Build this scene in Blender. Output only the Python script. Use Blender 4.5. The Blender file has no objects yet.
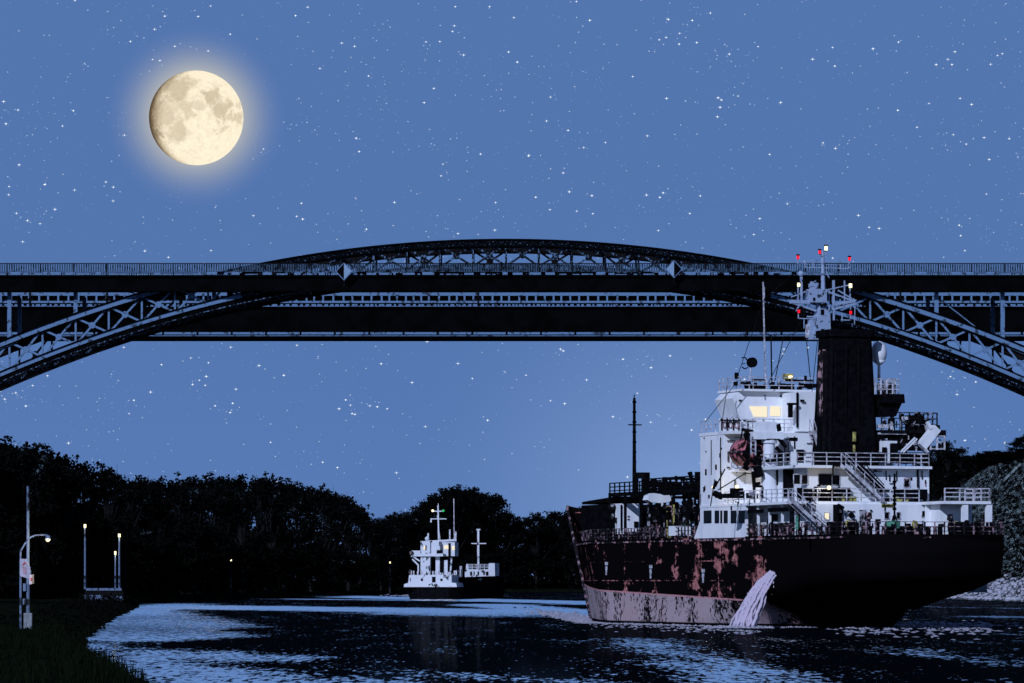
import bpy, math, random
import numpy as np
from mathutils import Vector, noise as mnoise
R = math.radians
C = bpy.context.scene.collection
S = bpy.context.scene
F = 3960.0            # focal length in pixels of the 1024 wide frame
HZ = 580.0            # picture row of the horizon
CAMZ = 4.0

# ------------------------------------------------------------------ camera
cam = bpy.data.cameras.new('camera'); co = bpy.data.objects.new('camera', cam); C.objects.link(co)
co.location = (0, 0, CAMZ); co.rotation_euler = (R(90), 0, 0)
cam.sensor_width = 36; cam.lens = F/1024*36; cam.shift_y = (HZ-341.5)/1024
cam.clip_start = 0.5; cam.clip_end = 60000
S.camera = co
S.view_settings.view_transform = 'Standard'; S.view_settings.look = 'None'
S.view_settings.exposure = 0; S.view_settings.gamma = 1; S.view_settings.use_curve_mapping = False

def lin(r, g, b):
    return tuple(((c/255)/12.92 if c/255 <= .04045 else ((c/255+.055)/1.055)**2.4) for c in (r, g, b)) + (1,)
def pdir(px, py):
    return Vector(((px-512)/F, 1, (HZ-py)/F)).normalized()
MOON = pdir(196.2, 117)

# ------------------------------------------------------------------ sky
W = bpy.data.worlds.new('World'); S.world = W; W.use_nodes = True
nt = W.node_tree; nt.nodes.clear()
def N(nt, t, **k):
    n = nt.nodes.new(t)
    for a, b in k.items(): setattr(n, a, b)
    return n
geo = N(nt, 'ShaderNodeTexCoord')
sep = N(nt, 'ShaderNodeSeparateXYZ'); nt.links.new(geo.outputs['Generated'], sep.inputs[0])
ramp = N(nt, 'ShaderNodeValToRGB'); nt.links.new(sep.outputs[2], ramp.inputs[0])
cr = ramp.color_ramp
cr.elements[0].position = 0.0; cr.elements[0].color = lin(90, 125, 183)
cr.elements[1].position = 1.0; cr.elements[1].color = lin(22, 36, 70)
for p, c in ((.05, lin(86, 120, 178)), (.08, lin(84, 118, 175)), (.148, lin(84, 118, 175)), (.20, lin(108, 146, 206)), (.30, lin(106, 142, 202)), (.45, lin(36, 54, 98))):  # added bright band above the frame lifts water reflections; zenith darkened for deeper blacks
    e = cr.elements.new(p); e.color = c
def lobe(d, r0, r1, pw):
    vs = N(nt, 'ShaderNodeVectorMath', operation='DISTANCE'); nt.links.new(geo.outputs['Generated'], vs.inputs[0])
    vs.inputs[1].default_value = d
    mr = N(nt, 'ShaderNodeMapRange'); nt.links.new(vs.outputs['Value'], mr.inputs[0])
    mr.inputs[1].default_value = r0; mr.inputs[2].default_value = r1; mr.inputs[3].default_value = 1; mr.inputs[4].default_value = 0
    pw_ = N(nt, 'ShaderNodeMath', operation='POWER'); nt.links.new(mr.outputs[0], pw_.inputs[0]); pw_.inputs[1].default_value = pw
    return pw_.outputs[0]
def mixc(a, col, fac, k):
    m = N(nt, 'ShaderNodeMath', operation='MULTIPLY'); nt.links.new(fac, m.inputs[0]); m.inputs[1].default_value = k
    mx = N(nt, 'ShaderNodeMix', data_type='RGBA'); nt.links.new(m.outputs[0], mx.inputs[0]); nt.links.new(a, mx.inputs[6]); mx.inputs[7].default_value = col
    return mx.outputs[2]
sky = mixc(ramp.outputs[0], lin(142, 172, 222), lobe(pdir(700, 530), 0, 330/F, 2.0), .75)
sky = mixc(sky, lin(205, 203, 188), lobe(MOON, 40/F, 92/F, 2.2), .78)
bg = N(nt, 'ShaderNodeBackground'); nt.links.new(sky, bg.inputs[0]); bg.inputs[1].default_value = 1
wo = N(nt, 'ShaderNodeOutputWorld'); nt.links.new(bg.outputs[0], wo.inputs[0])

# ------------------------------------------------------------------ bluish key light from behind left of the camera
sl = bpy.data.lights.new('sun', 'SUN'); so = bpy.data.objects.new('sun', sl); C.objects.link(so)
sl.energy = 3.3; sl.angle = R(.5); sl.color = (.64, .73, 1.0)
so.rotation_euler = Vector((-.4, -.85, .5)).to_track_quat('Z', 'Y').to_euler()
so.location = (-50, -80, 120)

# ------------------------------------------------------------------ materials
def mat(name, col, rough=.6, col2=None, scale=3.0, thr=.5, width=.08, stretch=(1, 1, 1), metal=0.0, emit=None, es=1.0, spec=.3, detail=5):
    m = bpy.data.materials.new(name); m.use_nodes = True
    t = m.node_tree; b = t.nodes['Principled BSDF']
    b.inputs['Base Color'].default_value = (*col[:3], 1); b.inputs['Roughness'].default_value = rough
    b.inputs['Metallic'].default_value = metal; b.inputs['Specular IOR Level'].default_value = spec
    if emit:
        b.inputs['Emission Color'].default_value = (*emit[:3], 1); b.inputs['Emission Strength'].default_value = es
        m.cycles.emission_sampling = 'NONE'
    if col2 is None: col2 = tuple(c*.72 for c in col[:3]); thr = .5; width = .25
    tc = N(t, 'ShaderNodeTexCoord'); mp = N(t, 'ShaderNodeMapping'); mp.inputs['Scale'].default_value = stretch
    t.links.new(tc.outputs['Object'], mp.inputs[0])
    no = N(t, 'ShaderNodeTexNoise'); no.inputs['Scale'].default_value = scale; no.inputs['Detail'].default_value = detail
    no.inputs['Roughness'].default_value = .62
    t.links.new(mp.outputs[0], no.inputs[0])
    r = N(t, 'ShaderNodeValToRGB'); t.links.new(no.outputs[0], r.inputs[0])
    r.color_ramp.elements[0].position = max(0, thr-width); r.color_ramp.elements[0].color = (*col2[:3], 1)
    r.color_ramp.elements[1].position = min(1, thr+width); r.color_ramp.elements[1].color = (*col[:3], 1)
    t.links.new(r.outputs[0], b.inputs['Base Color'])
    return m
def emat(name, col, st):
    m = bpy.data.materials.new(name); m.use_nodes = True; t = m.node_tree; t.nodes.clear()
    e = N(t, 'ShaderNodeEmission'); e.inputs[0].default_value = (*col[:3], 1); e.inputs[1].default_value = st
    o = N(t, 'ShaderNodeOutputMaterial'); t.links.new(e.outputs[0], o.inputs[0])
    m.cycles.emission_sampling = 'NONE'
    return m
M = {}
M['white'] = mat('ship_white', (.80, .81, .82), .5, (.66, .68, .72), .9, .42, .12, (1, 1, .35))
M['white2'] = mat('ship_white_worn', (.62, .64, .68), .55, (.05, .04, .04), 2.2, .34, .03, (1, 1, .4))
M['black'] = mat('black_paint', (.006, .006, .007), .7, (.003, .003, .004), 2, spec=0)
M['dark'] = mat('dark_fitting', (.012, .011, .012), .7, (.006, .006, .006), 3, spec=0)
M['darkmix'] = mat('grimy_fitting', (.34, .33, .37), .7, (.008, .007, .008), 1.6, .57, .03, spec=.1)
M['pinkmix'] = mat('rusty_fitting', (.42, .25, .27), .7, (.008, .006, .006), 1.7, .55, .03, spec=.1)
M['mastgrey'] = mat('mast_grey', (.30, .38, .52), .6, (.02, .025, .035), 2.2, .40, .04, spec=.1)
M['coaster'] = mat('coaster_white', (.60, .62, .66), .6, (.015, .015, .02), .8, .40, .02, (1, 1, .6), spec=.1)
M['glass'] = mat('dark_glass', (.004, .004, .005), .25, (.003, .003, .004), 2, spec=.08)
M['rail'] = mat('rail_paint', (.62, .63, .68), .5, (.3, .28, .3), 2.5)
M['railpink'] = mat('rail_primer', (.36, .23, .26), .6, (.008, .006, .007), 2.0, .56, .04)
M['maroon'] = mat('lifeboat_orange', (.48, .15, .17), .6, (.012, .004, .004), 1.5, .50, .03, spec=.1)
M['yellow'] = mat('yellow_paint', (.55, .50, .14), .6, (.2, .17, .05), 3)
M['green'] = mat('green_paint', (.10, .34, .22), .6, (.03, .1, .07), 3)
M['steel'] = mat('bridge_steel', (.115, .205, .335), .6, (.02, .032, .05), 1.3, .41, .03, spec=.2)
M['steel2'] = mat('bridge_steel_unlit', (.12, .20, .31), .7, (.004, .005, .007), 3.2, .56, .03, spec=.05)  # same steel, shade of unlit crown and underside put into its colour
M['steel3'] = mat('bridge_steel_dark', (.10, .16, .24), .8, (.003, .0035, .005), 3.6, .625, .03, (1, 1, 2), spec=.0)  # darkest copy of the steel, shade painted in for the crown's top chord
M['girder'] = mat('bridge_dark_girder', (.0035, .0035, .004), .9, (.002, .002, .002), .3, spec=0)  # near-black colour carries the shade under the bridge decks
M['mesh'] = mat('parapet_bars', (.05, .085, .13), .7, (.006, .01, .015), 1.6, .46, .06, spec=.05)
M['bark'] = mat('bark', (.012, .012, .013), .9, (.01, .01, .01), 2, spec=.05)
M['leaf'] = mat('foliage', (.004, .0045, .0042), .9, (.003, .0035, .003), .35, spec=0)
M['leaf2'] = mat('foliage_pale', (.065, .09, .10), .9, (.004, .005, .005), .30, .60, .03, spec=0)  # pale blotches: lit leaves and sky gaps put into leaf colour
M['scrub'] = mat('embankment_scrub', (.20, .25, .25), .9, (.01, .014, .014), .6, .50, .04, spec=0)
M['stone'] = mat('riprap', (.42, .42, .48), .9, (.05, .05, .06), .9, .46, .05, spec=.05)
M['concrete'] = mat('concrete', (.30, .33, .38), .9, (.16, .18, .2), .8, spec=.05)
M['foam'] = mat('foam', (.50, .48, .54), .9, (.3, .3, .36), 2, spec=.05)
M['jet'] = mat('discharge_water', (.52, .45, .54), .8, (.50, .43, .52), 2.5, .45, .3, (1, 1, .4), spec=.0)
M['pole'] = mat('pole_paint', (.13, .18, .28), .6, (.012, .015, .02), 1.6, .46, .04, (1, 1, .5), spec=.1)
M['poledim'] = mat('dull_pole', (.05, .06, .08), .8, (.02, .025, .03), 1, spec=0)
M['poleg'] = mat('galvanised_pole', (.22, .29, .42), .6, (.08, .1, .15), 2, spec=.1)
M['sign'] = mat('sign_white', (.50, .46, .54), .6, (.40, .36, .42), 2)
M['red'] = mat('sign_red', (.50, .10, .10), .6)
M['grass'] = mat('bank_grass', (.0065, .010, .004), .9, (.004, .006, .003), 1.2, .5, .12, spec=0)
M['win'] = emat('lit_window', lin(252, 240, 210), 1.0)
M['bulb'] = emat('lamp_bulb', lin(255, 236, 180), 2.4)
M['redl'] = emat('red_lamp', lin(245, 30, 50), 1.4)
M['greenl'] = emat('green_lamp', lin(40, 190, 110), 1.0)

def rampmat_hull():
    m = bpy.data.materials.new('hull_paint'); m.use_nodes = True; t = m.node_tree; b = t.nodes['Principled BSDF']
    b.inputs['Roughness'].default_value = .65; b.inputs['Specular IOR Level'].default_value = 0
    tc = N(t, 'ShaderNodeTexCoord'); sx = N(t, 'ShaderNodeSeparateXYZ'); t.links.new(tc.outputs['Object'], sx.inputs[0])
    def nz(scale, st, det=6, off=0):
        mp = N(t, 'ShaderNodeMapping'); mp.inputs['Scale'].default_value = st; mp.inputs['Location'].default_value = (off, off, off)
        t.links.new(tc.outputs['Object'], mp.inputs[0])
        n = N(t, 'ShaderNodeTexNoise'); n.inputs['Scale'].default_value = scale; n.inputs['Detail'].default_value = det; n.inputs['Roughness'].default_value = .68
        t.links.new(mp.outputs[0], n.inputs[0]); return n.outputs[0]
    def math_(op, a, bb):
        n = N(t, 'ShaderNodeMath', operation=op)
        for i, x in enumerate((a, bb)):
            if isinstance(x, (int, float)): n.inputs[i].default_value = x
            else: t.links.new(x, n.inputs[i])
        return n.outputs[0]
    def step(x, a, bb):
        n = N(t, 'ShaderNodeMapRange'); t.links.new(x, n.inputs[0]); n.inputs[1].default_value = a; n.inputs[2].default_value = bb; return n.outputs[0]
    def mix(f, a, bb):
        n = N(t, 'ShaderNodeMix', data_type='RGBA'); t.links.new(f, n.inputs[0])
        for i, x in ((6, a), (7, bb)):
            if isinstance(x, tuple): n.inputs[i].default_value = x
            else: t.links.new(x, n.inputs[i])
        return n.outputs[2]
    fore = step(sx.outputs[0], 12.5, 14.5)          # black paint plus painted-in shade: no rust on the quarter aft of the discharge
    # red rust patches on black topsides
    n1 = nz(.35, (1, 1, 1.6), 8); n2 = nz(.9, (1, 1, .12), 6, 7)
    hot = math_('SUBTRACT', 1.0, math_('MULTIPLY', math_('ABSOLUTE', math_('SUBTRACT', sx.outputs[0], 29.0), 0), .055))
    hot = math_('MAXIMUM', hot, 0.0)
    rust = step(math_('ADD', math_('ADD', math_('MULTIPLY', n1, .65), math_('MULTIPLY', n2, .35)), math_('MULTIPLY', hot, .045)), .578, .60)
    nd = nz(2.6, (1, 1, 1.2), 10, 3); rust = math_('MULTIPLY', rust, step(nd, .40, .47))
    patch_ = step(math_('ADD', math_('ADD', math_('ABSOLUTE', math_('SUBTRACT', sx.outputs[0], 16.2), 0), math_('MULTIPLY', math_('ABSOLUTE', math_('SUBTRACT', sx.outputs[2], 4.2), 0), 1.6)), math_('MULTIPLY', n1, 9.0)), 7.2, 6.4)
    rust = math_('MAXIMUM', rust, math_('MULTIPLY', patch_, step(nd, .44, .5)))
    redc = mix(nz(1.5, (1, 1, .3)), (.36, .11, .10, 1), (.55, .24, .22, 1))
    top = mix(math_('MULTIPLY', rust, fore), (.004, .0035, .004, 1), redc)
    # welded plate seams weeping rust
    def seams(coord, per, wid):
        f = math_('FRACT', math_('DIVIDE', coord, per), 0); return step(math_('ABSOLUTE', math_('SUBTRACT', f, .5), 0), wid/per, wid/per*.5)
    wob = math_('MULTIPLY', nz(.8, (.2, 1, 1), 3, 23), .25)
    vs_ = seams(math_('ADD', sx.outputs[0], math_('MULTIPLY', nz(2.0, (1, 1, .3), 3, 41), .8)), 7.3, .17); hs_ = seams(math_('ADD', sx.outputs[2], 0.3), 1.7, .055)
    sm_ = math_('MULTIPLY', math_('MAXIMUM', vs_, hs_), step(nz(.45, (1, 1, 1.4), 8, 51), .54, .58))
    rust = math_('MAXIMUM', rust, math_('MULTIPLY', sm_, step(nd, .42, .5)))
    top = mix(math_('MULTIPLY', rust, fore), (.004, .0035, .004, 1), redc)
    # pale boot topping with black fouling
    n3 = nz(.33, (1.0, 1, .5), 8, 11); n4 = nz(3.4, (1, 1, .8), 10, 5)
    foul = step(math_('ADD', math_('MULTIPLY', n3, .52), math_('MULTIPLY', n4, .48)), .532, .512)
    bright = mix(nz(.25, (1, 1, .6), 3, 2), (.42, .25, .26, 1), (.38, .36, .38, 1))
    boot = mix(math_('MULTIPLY', foul, step(sx.outputs[0], 15.5, 17)), (.005, .004, .005, 1), bright)  # boot topping blacked out aft too, the quarter's shade put in the colour
    # seam between the two
    zl = math_('ADD', math_('MULTIPLY', sx.outputs[0], .022), 1.86)
    isb = step(math_('SUBTRACT', sx.outputs[2], zl), .03, -.03)
    base = mix(isb, top, boot)
    seam = math_('MULTIPLY', step(math_('ABSOLUTE', math_('SUBTRACT', math_('SUBTRACT', sx.outputs[2], zl), 0.0), 0), .09, .05), step(sx.outputs[0], 16, 18))
    base = mix(math_('MULTIPLY', seam, step(nd, .38, .42)), base, (.50, .24, .25, 1))
    wet = step(sx.outputs[2], .32, .25)
    base = mix(wet, base, (.004, .004, .004, 1))
    t.links.new(base, b.inputs['Base Color'])
    return m
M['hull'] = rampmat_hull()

# ------------------------------------------------------------------ mesh helpers
class MB:
    def __init__(s): s.v = []; s.f = []; s.m = []; s.cur = 0; s.g = []
    def add(s, vs, fs):
        o = len(s.v); s.g.append((list(vs), list(fs))); s.v += [tuple(x) for x in vs]; s.f += [tuple(i+o for i in f) for f in fs]; s.m += [s.cur]*len(fs); return s
    def box(s, x0, x1, y0, y1, z0, z1):
        x0, x1 = min(x0, x1), max(x0, x1); y0, y1 = min(y0, y1), max(y0, y1); z0, z1 = min(z0, z1), max(z0, z1)
        return s.add([(x0,y0,z0),(x1,y0,z0),(x1,y1,z0),(x0,y1,z0),(x0,y0,z1),(x1,y0,z1),(x1,y1,z1),(x0,y1,z1)],
                     [(0,3,2,1),(4,5,6,7),(0,1,5,4),(1,2,6,5),(2,3,7,6),(3,0,4,7)])
    def bar(s, p, q, w, h=None):
        h = h or w; p = Vector(p); q = Vector(q); d = (q-p)
        if d.length < 1e-6: return s
        d.normalize(); up = Vector((0,0,1)) if abs(d.z) < .99 else Vector((0,1,0))
        a = d.cross(up).normalized(); b = a.cross(d).normalized(); a *= w/2; b *= h/2
        return s.add([p-a-b, p+a-b, p+a+b, p-a+b, q-a-b, q+a-b, q+a+b, q-a+b],
                     [(0,3,2,1),(4,5,6,7),(0,1,5,4),(1,2,6,5),(2,3,7,6),(3,0,4,7)])
    def path(s, pts, w, h=None):
        for a, b in zip(pts, pts[1:]): s.bar(a, b, w, h)
        return s
    def cyl(s, p, q, r0, r1=None, n=12):
        r1 = r0 if r1 is None else r1; p = Vector(p); q = Vector(q); d = (q-p).normalized()
        up = Vector((0,0,1)) if abs(d.z) < .99 else Vector((0,1,0)); a = d.cross(up).normalized(); b = a.cross(d)
        vs = []
        for c, r in ((p, r0), (q, r1)):
            for i in range(n):
                t = 2*math.pi*i/n; vs.append(c+a*math.cos(t)*r+b*math.sin(t)*r)
        fs = [(i, (i+1) % n, n+(i+1) % n, n+i) for i in range(n)]+[tuple(range(n-1, -1, -1)), tuple(range(n, 2*n))]
        return s.add(vs, fs)
    def sph(s, c, rx, ry=None, rz=None, n=12, m=8):
        ry = ry or rx; rz = rz or rx; vs = []; fs = []
        for j in range(m+1):
            ph = math.pi*j/m
            for i in range(n):
                t = 2*math.pi*i/n
                vs.append((c[0]+rx*math.sin(ph)*math.cos(t), c[1]+ry*math.sin(ph)*math.sin(t), c[2]+rz*math.cos(ph)))
        for j in range(m):
            for i in range(n):
                fs.append((j*n+i, (j+1)*n+i, (j+1)*n+(i+1) % n, j*n+(i+1) % n))
        return s.add(vs, fs)
    def prism(s, pts, axis, a0, a1):
        # pts: list of 2D; axis 0 -> (a,y,z) ; 1 -> (x,a,z) ; 2 -> (x,y,a)
        def mk(p, a): return (a, p[0], p[1]) if axis == 0 else ((p[0], a, p[1]) if axis == 1 else (p[0], p[1], a))
        n = len(pts); vs = [mk(p, a0) for p in pts]+[mk(p, a1) for p in pts]
        return s.add(vs, [tuple(range(n-1, -1, -1)), tuple(range(n, 2*n))]+[(i, (i+1) % n, n+(i+1) % n, n+i) for i in range(n)])
    def build(s, name, mats, parent=None, smooth=False):
        me = bpy.data.meshes.new(name); me.from_pydata(s.v, [], s.f)
        ms = mats if isinstance(mats, (list, tuple)) else [mats]
        for m in ms: me.materials.append(m)
        if len(ms) > 1: me.polygons.foreach_set('material_index', s.m)
        if smooth: me.polygons.foreach_set('use_smooth', [True]*len(me.polygons))
        me.update(); o = bpy.data.objects.new(name, me); C.objects.link(o)
        if parent: o.parent = parent
        return o
def split(mb, name, mats, parent=None):
    # every separate piece becomes a part of its own
    out = []
    for vs, fs in mb.g:
        q = MB(); q.add(vs, fs); out.append(q.build(name, mats, parent))
    return out[0]
def empty(name, loc, rz=0, parent=None):
    o = bpy.data.objects.new(name, None); C.objects.link(o); o.location = loc; o.rotation_euler = (0, 0, rz); o.empty_display_size = .5
    if parent: o.parent = parent
    return o
def tag(o, label=None, cat=None, group=None, kind=None):
    if label: o['label'] = label
    if cat: o['category'] = cat
    if group: o['group'] = group
    if kind: o['kind'] = kind
    return o
def rail(mb, pts, h=1.05, n=3, step=1.4, w=.06, pw=.07):
    """pts: base points (x,y,z)"""
    for a, b in zip(pts, pts[1:]):
        a = Vector(a); b = Vector(b)
        for k in range(1, n+1):
            z = Vector((0, 0, h*k/n)); mb.bar(a+z, b+z, w)
        m = max(1, round((b-a).length/step))
        for i in range(m+1):
            p = a.lerp(b, i/m); mb.bar(p, p+Vector((0, 0, h)), pw)
    return mb
rnd = random.Random(7)

# ------------------------------------------------------------------ stars and moon
def stars():
    r = random.Random(21); mb = MB(); D = 16000.0; pp = D/F
    cl = [(r.uniform(-60, 1084), r.uniform(-60, 500)) for _ in range(300)]
    pts = []
    for i in range(4600):
        if r.random() < .45:
            c = r.choice(cl); x = c[0]+r.gauss(0, 14); y = c[1]+r.gauss(0, 9)
        else: x = r.uniform(-900, 1900); y = r.uniform(-700, 520) if r.random() < .35 else r.uniform(-20, 520); 
        if i % 3 and (x < -30 or x > 1054): x = r.uniform(-30, 1054)
        if y > 400 and r.random() < (y-400)/160: continue
        pts.append((x, y))
    for i in range(26): pts.append((1018+r.gauss(0, 7), r.uniform(60, 260)))
    for x, y in pts:
        if math.hypot(x-196, y-117) < 62: continue
        k = r.random()
        if k < .60: mb.cur = 0; rad = r.uniform(.32, .48); arm = 0
        elif k < .9: mb.cur = 1; rad = r.uniform(.36, .58); arm = r.choice((0, 1.2))
        else: mb.cur = 2; rad = r.uniform(.52, .85); arm = r.uniform(1.5, 2.5)
        d = pdir(x, y); c = d*D; a = Vector((0,0,1)).cross(d).normalized(); u = d.cross(a)
        a = -a
        def octa(ra, ru):
            ra *= pp; ru *= pp; e = min(ra, ru)
            mb.add([c+a*ra, c-a*ra, c+u*ru, c-u*ru, c+d*e, c-d*e], [(0,2,4),(2,1,4),(1,3,4),(3,0,4),(2,0,5),(1,2,5),(3,1,5),(0,3,5)])
        octa(rad, rad)
        if arm: octa(arm, rad*.32); octa(rad*.32, arm*.8)
    o = mb.build('stars', [emat('star_faint', lin(150, 178, 222), 1), emat('star_mid', lin(205, 222, 248), 1.0), emat('star_bright', lin(240, 250, 255), 1.25)])
    tag(o, 'white four pointed stars scattered across the blue night sky', 'stars', kind='stuff')
stars()
def moon():
    D = 17000.0; Rm = 46.6/F*D; c = MOON*D
    t = empty('moon', c)
    me = bpy.data.meshes.new('moon'); n, m = 220, 150; vs = []; fs = []
    d = MOON; a = d.cross(Vector((0,0,1))).normalized(); u = a.cross(d).normalized()
    cols = []
    maria = [(-.36,.60,.34,1),(-.10,.70,.16,.7),(.34,.48,.21,1),(.56,.16,.23,1),(.85,-.04,.13,.8),(-.70,.05,.30,.8),(-.79,-.33,.13,1),(-.36,-.27,.24,.8),
             (-.18,.17,.20,.75),(.55,-.26,.11,.6),(.05,.27,.14,.6),(-.45,.25,.22,.6),(.92,.28,.10,.6),(-.5,-.5,.12,.4),(.3,.1,.1,.3)]
    def ss(e0, e1, x):
        x = min(1, max(0, (x-e0)/(e1-e0))); return x*x*(3-2*x)
    for j in range(m+1):
        ph = math.pi*j/m
        for i in range(n):
            th = 2*math.pi*i/n
            lx = math.sin(ph)*math.cos(th); ly = math.sin(ph)*math.sin(th); lz = math.cos(ph)   # lz toward camera
            vs.append(a*lx*Rm+u*ly*Rm-d*lz*Rm)
            p = Vector((lx, ly, lz))
            nx = mnoise.fractal(p*4+Vector((3,1,2)), .6, 2.1, 6)*.13; ny = mnoise.fractal(p*4+Vector((9,4,7)), .6, 2.1, 6)*.13
            dk = 0
            for (mx, my, mr, s) in maria:
                dd = math.hypot(lx+nx-mx, ly+ny-my)/mr; dk = max(dk, s*(1-ss(.55, 1.25, dd)))
            f1 = mnoise.fractal(p*9, .7, 2.2, 6); f2 = mnoise.fractal(p*26+Vector((1,5,3)), .7, 2.2, 5)
            b = Vector(lin(255, 242, 214)[:3]).lerp(Vector(lin(204, 188, 160)[:3]), min(1, max(0, dk*.85+.1*f1)))
            b *= 1.0+.10*f1+.10*f2
            # lunar phase: night-side shade on the left limb, painted into vertex colour
            ph_ = ss(-.50, .16, lx*.66+lz*.75+.06*f2)
            phd = .10+.90*ph_
            cols.append((b.x*phd, b.y*phd**1.12, b.z*phd**1.25, 1))
    for j in range(m):
        for i in range(n): fs.append((j*n+i, (j+1)*n+i, (j+1)*n+(i+1) % n, j*n+(i+1) % n))
    me.from_pydata(vs, [], fs); me.polygons.foreach_set('use_smooth', [True]*len(fs))
    ca = me.color_attributes.new('albedo_shaded', 'FLOAT_COLOR', 'POINT'); ca.data.foreach_set('color', [x for q in cols for x in q])
    mm = emat('moon_surface', (1,1,1), 1.0); at = N(mm.node_tree, 'ShaderNodeAttribute'); at.attribute_name = 'albedo_shaded'
    mm.node_tree.links.new(at.outputs['Color'], mm.node_tree.nodes['Emission'].inputs[0])
    me.materials.append(mm)
    bpy.data.objects.remove(t)
    o = bpy.data.objects.new('moon', me); C.objects.link(o); o.location = c
    tag(o, 'large pale yellow nearly full moon with grey seas in the blue sky', 'moon')
moon()

# ------------------------------------------------------------------ terrain and water
POLY = np.array([(-14,154),(-10,90),(-6,40),(10,15),(60,10),(110,40),(105,300),(100,500),(93,700),(91,792),(90,932),(58,1218),(16,1320),(-36,1267),
                 (-53,990),(-61,820),(-67,704),(-60,640),(-54.5,580),(-39.7,396),(-28.2,264),(-22.5,211)], float)
def sdist(X, Y):
    X = np.asarray(X, float); Y = np.asarray(Y, float)
    d = np.full(X.shape, 1e9); ins = np.zeros(X.shape, bool); n = len(POLY)
    for i in range(n):
        ax, ay = POLY[i]; bx, by = POLY[(i+1) % n]
        vx, vy = bx-ax, by-ay; t = np.clip(((X-ax)*vx+(Y-ay)*vy)/(vx*vx+vy*vy), 0, 1)
        d = np.minimum(d, np.hypot(X-ax-t*vx, Y-ay-t*vy))
        c = ((ay > Y) != (by > Y)); 
        with np.errstate(divide='ignore', invalid='ignore'):
            xi = (bx-ax)*(Y-ay)/(by-ay+1e-12)+ax
        ins ^= c & (X < xi)
    return np.where(ins, -d, d)
def sm(a, b, x):
    t = np.clip((x-a)/(b-a), 0, 1); return t*t*(3-2*t)
def height(X, Y):
    X = np.asarray(X, float); Y = np.asarray(Y, float); d = sdist(X, Y)
    wob = .12*np.sin(X*.7+Y*.13)+.10*np.sin(X*.31-Y*.21+2)
    h = np.where(d < 0, np.maximum(-3.5, d*.5-.25), .75*sm(-.3, 3.2, d)+.1)
    out = d > 0
    h = h+np.where(out, wob*sm(1, 4, d)*.8, 0)
    h = h+np.where(out, 2.2*sm(14, 70, d)*sm(200, 600, Y), 0)
    emb = 31*np.clip((d-2)/34, 0, 1)*sm(52, 84, X)*sm(560, 700, Y)*(1-sm(1250, 1500, Y))
    h = h+np.where(out, emb, 0)
    h = h+np.where(out & (X > 90) & (Y < 560), 3*sm(6, 30, d), 0)
    return h
def hxy(x, y): return float(height(np.array([x]), np.array([y]))[0])
def hit(px, py, d0=60, d1=2500):
    for D in np.geomspace(d0, d1, 1500):
        x = (px-512)/F*D; z = CAMZ+(HZ-py)/F*D
        if hxy(x, D) >= z: return (x, D, z)
    return None
def grid(name, xs, ys, zf, m):
    X, Y = np.meshgrid(xs, ys); Z = zf(X, Y); nx = len(xs); ny = len(ys)
    v = np.stack([X.ravel(), Y.ravel(), Z.ravel()], 1)
    me = bpy.data.meshes.new(name)
    i, j = np.meshgrid(np.arange(nx-1), np.arange(ny-1)); a = (j*nx+i).ravel()
    f = np.stack([a, a+1, a+nx+1, a+nx], 1)
    me.from_pydata(v.tolist(), [], f.tolist()); me.materials.append(m); me.polygons.foreach_set('use_smooth', [True]*len(f))
    o = bpy.data.objects.new(name, me); C.objects.link(o); return o, v
xs = np.concatenate([-np.geomspace(20000, 180, 14), np.arange(-160, 200, 2.0), np.geomspace(220, 20000, 14)])
ys = np.concatenate([[-20000, -6000, -1500, -500, -200, -100], np.arange(-60, 320, 4.0), np.arange(320, 1420, 7.0), np.geomspace(1450, 25000, 14)])
gm = mat('ground_earth', (.010, .014, .008), .95, (.003, .004, .003), .5, .5, .15, spec=0)
# the right embankment carries pale dry scrub with dark gaps
gt = gm.node_tree; gb = gt.nodes['Principled BSDF']; lk = gb.inputs['Base Color'].links[0].from_socket
gtc = N(gt, 'ShaderNodeTexCoord'); gsx = N(gt, 'ShaderNodeSeparateXYZ'); gt.links.new(gtc.outputs['Object'], gsx.inputs[0])
g1 = N(gt, 'ShaderNodeMapRange'); gt.links.new(gsx.outputs[0], g1.inputs[0]); g1.inputs[1].default_value = 78; g1.inputs[2].default_value = 86
g2 = N(gt, 'ShaderNodeMapRange'); gt.links.new(gsx.outputs[1], g2.inputs[0]); g2.inputs[1].default_value = 600; g2.inputs[2].default_value = 680
gn = N(gt, 'ShaderNodeTexNoise'); gn.inputs['Scale'].default_value = .8; gn.inputs['Detail'].default_value = 8; gn.inputs['Roughness'].default_value = .75; gt.links.new(gtc.outputs['Object'], gn.inputs[0])
gr = N(gt, 'ShaderNodeValToRGB'); gt.links.new(gn.outputs[0], gr.inputs[0])
gr.color_ramp.elements[0].position = .53; gr.color_ramp.elements[0].color = (.01, .014, .012, 1); gr.color_ramp.elements[1].position = .56; gr.color_ramp.elements[1].color = (.19, .24, .25, 1)
gmul = N(gt, 'ShaderNodeMath', operation='MULTIPLY'); gt.links.new(g1.outputs[0], gmul.inputs[0]); gt.links.new(g2.outputs[0], gmul.inputs[1])
gmx = N(gt, 'ShaderNodeMix', data_type='RGBA'); gt.links.new(gmul.outputs[0], gmx.inputs[0]); gt.links.new(lk, gmx.inputs[6]); gt.links.new(gr.outputs[0], gmx.inputs[7])
gt.links.new(gmx.outputs[2], gb.inputs['Base Color'])
go, _ = grid('ground', xs, ys, height, gm); tag(go, 'dark canal banks and embankment', kind='structure')

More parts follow.
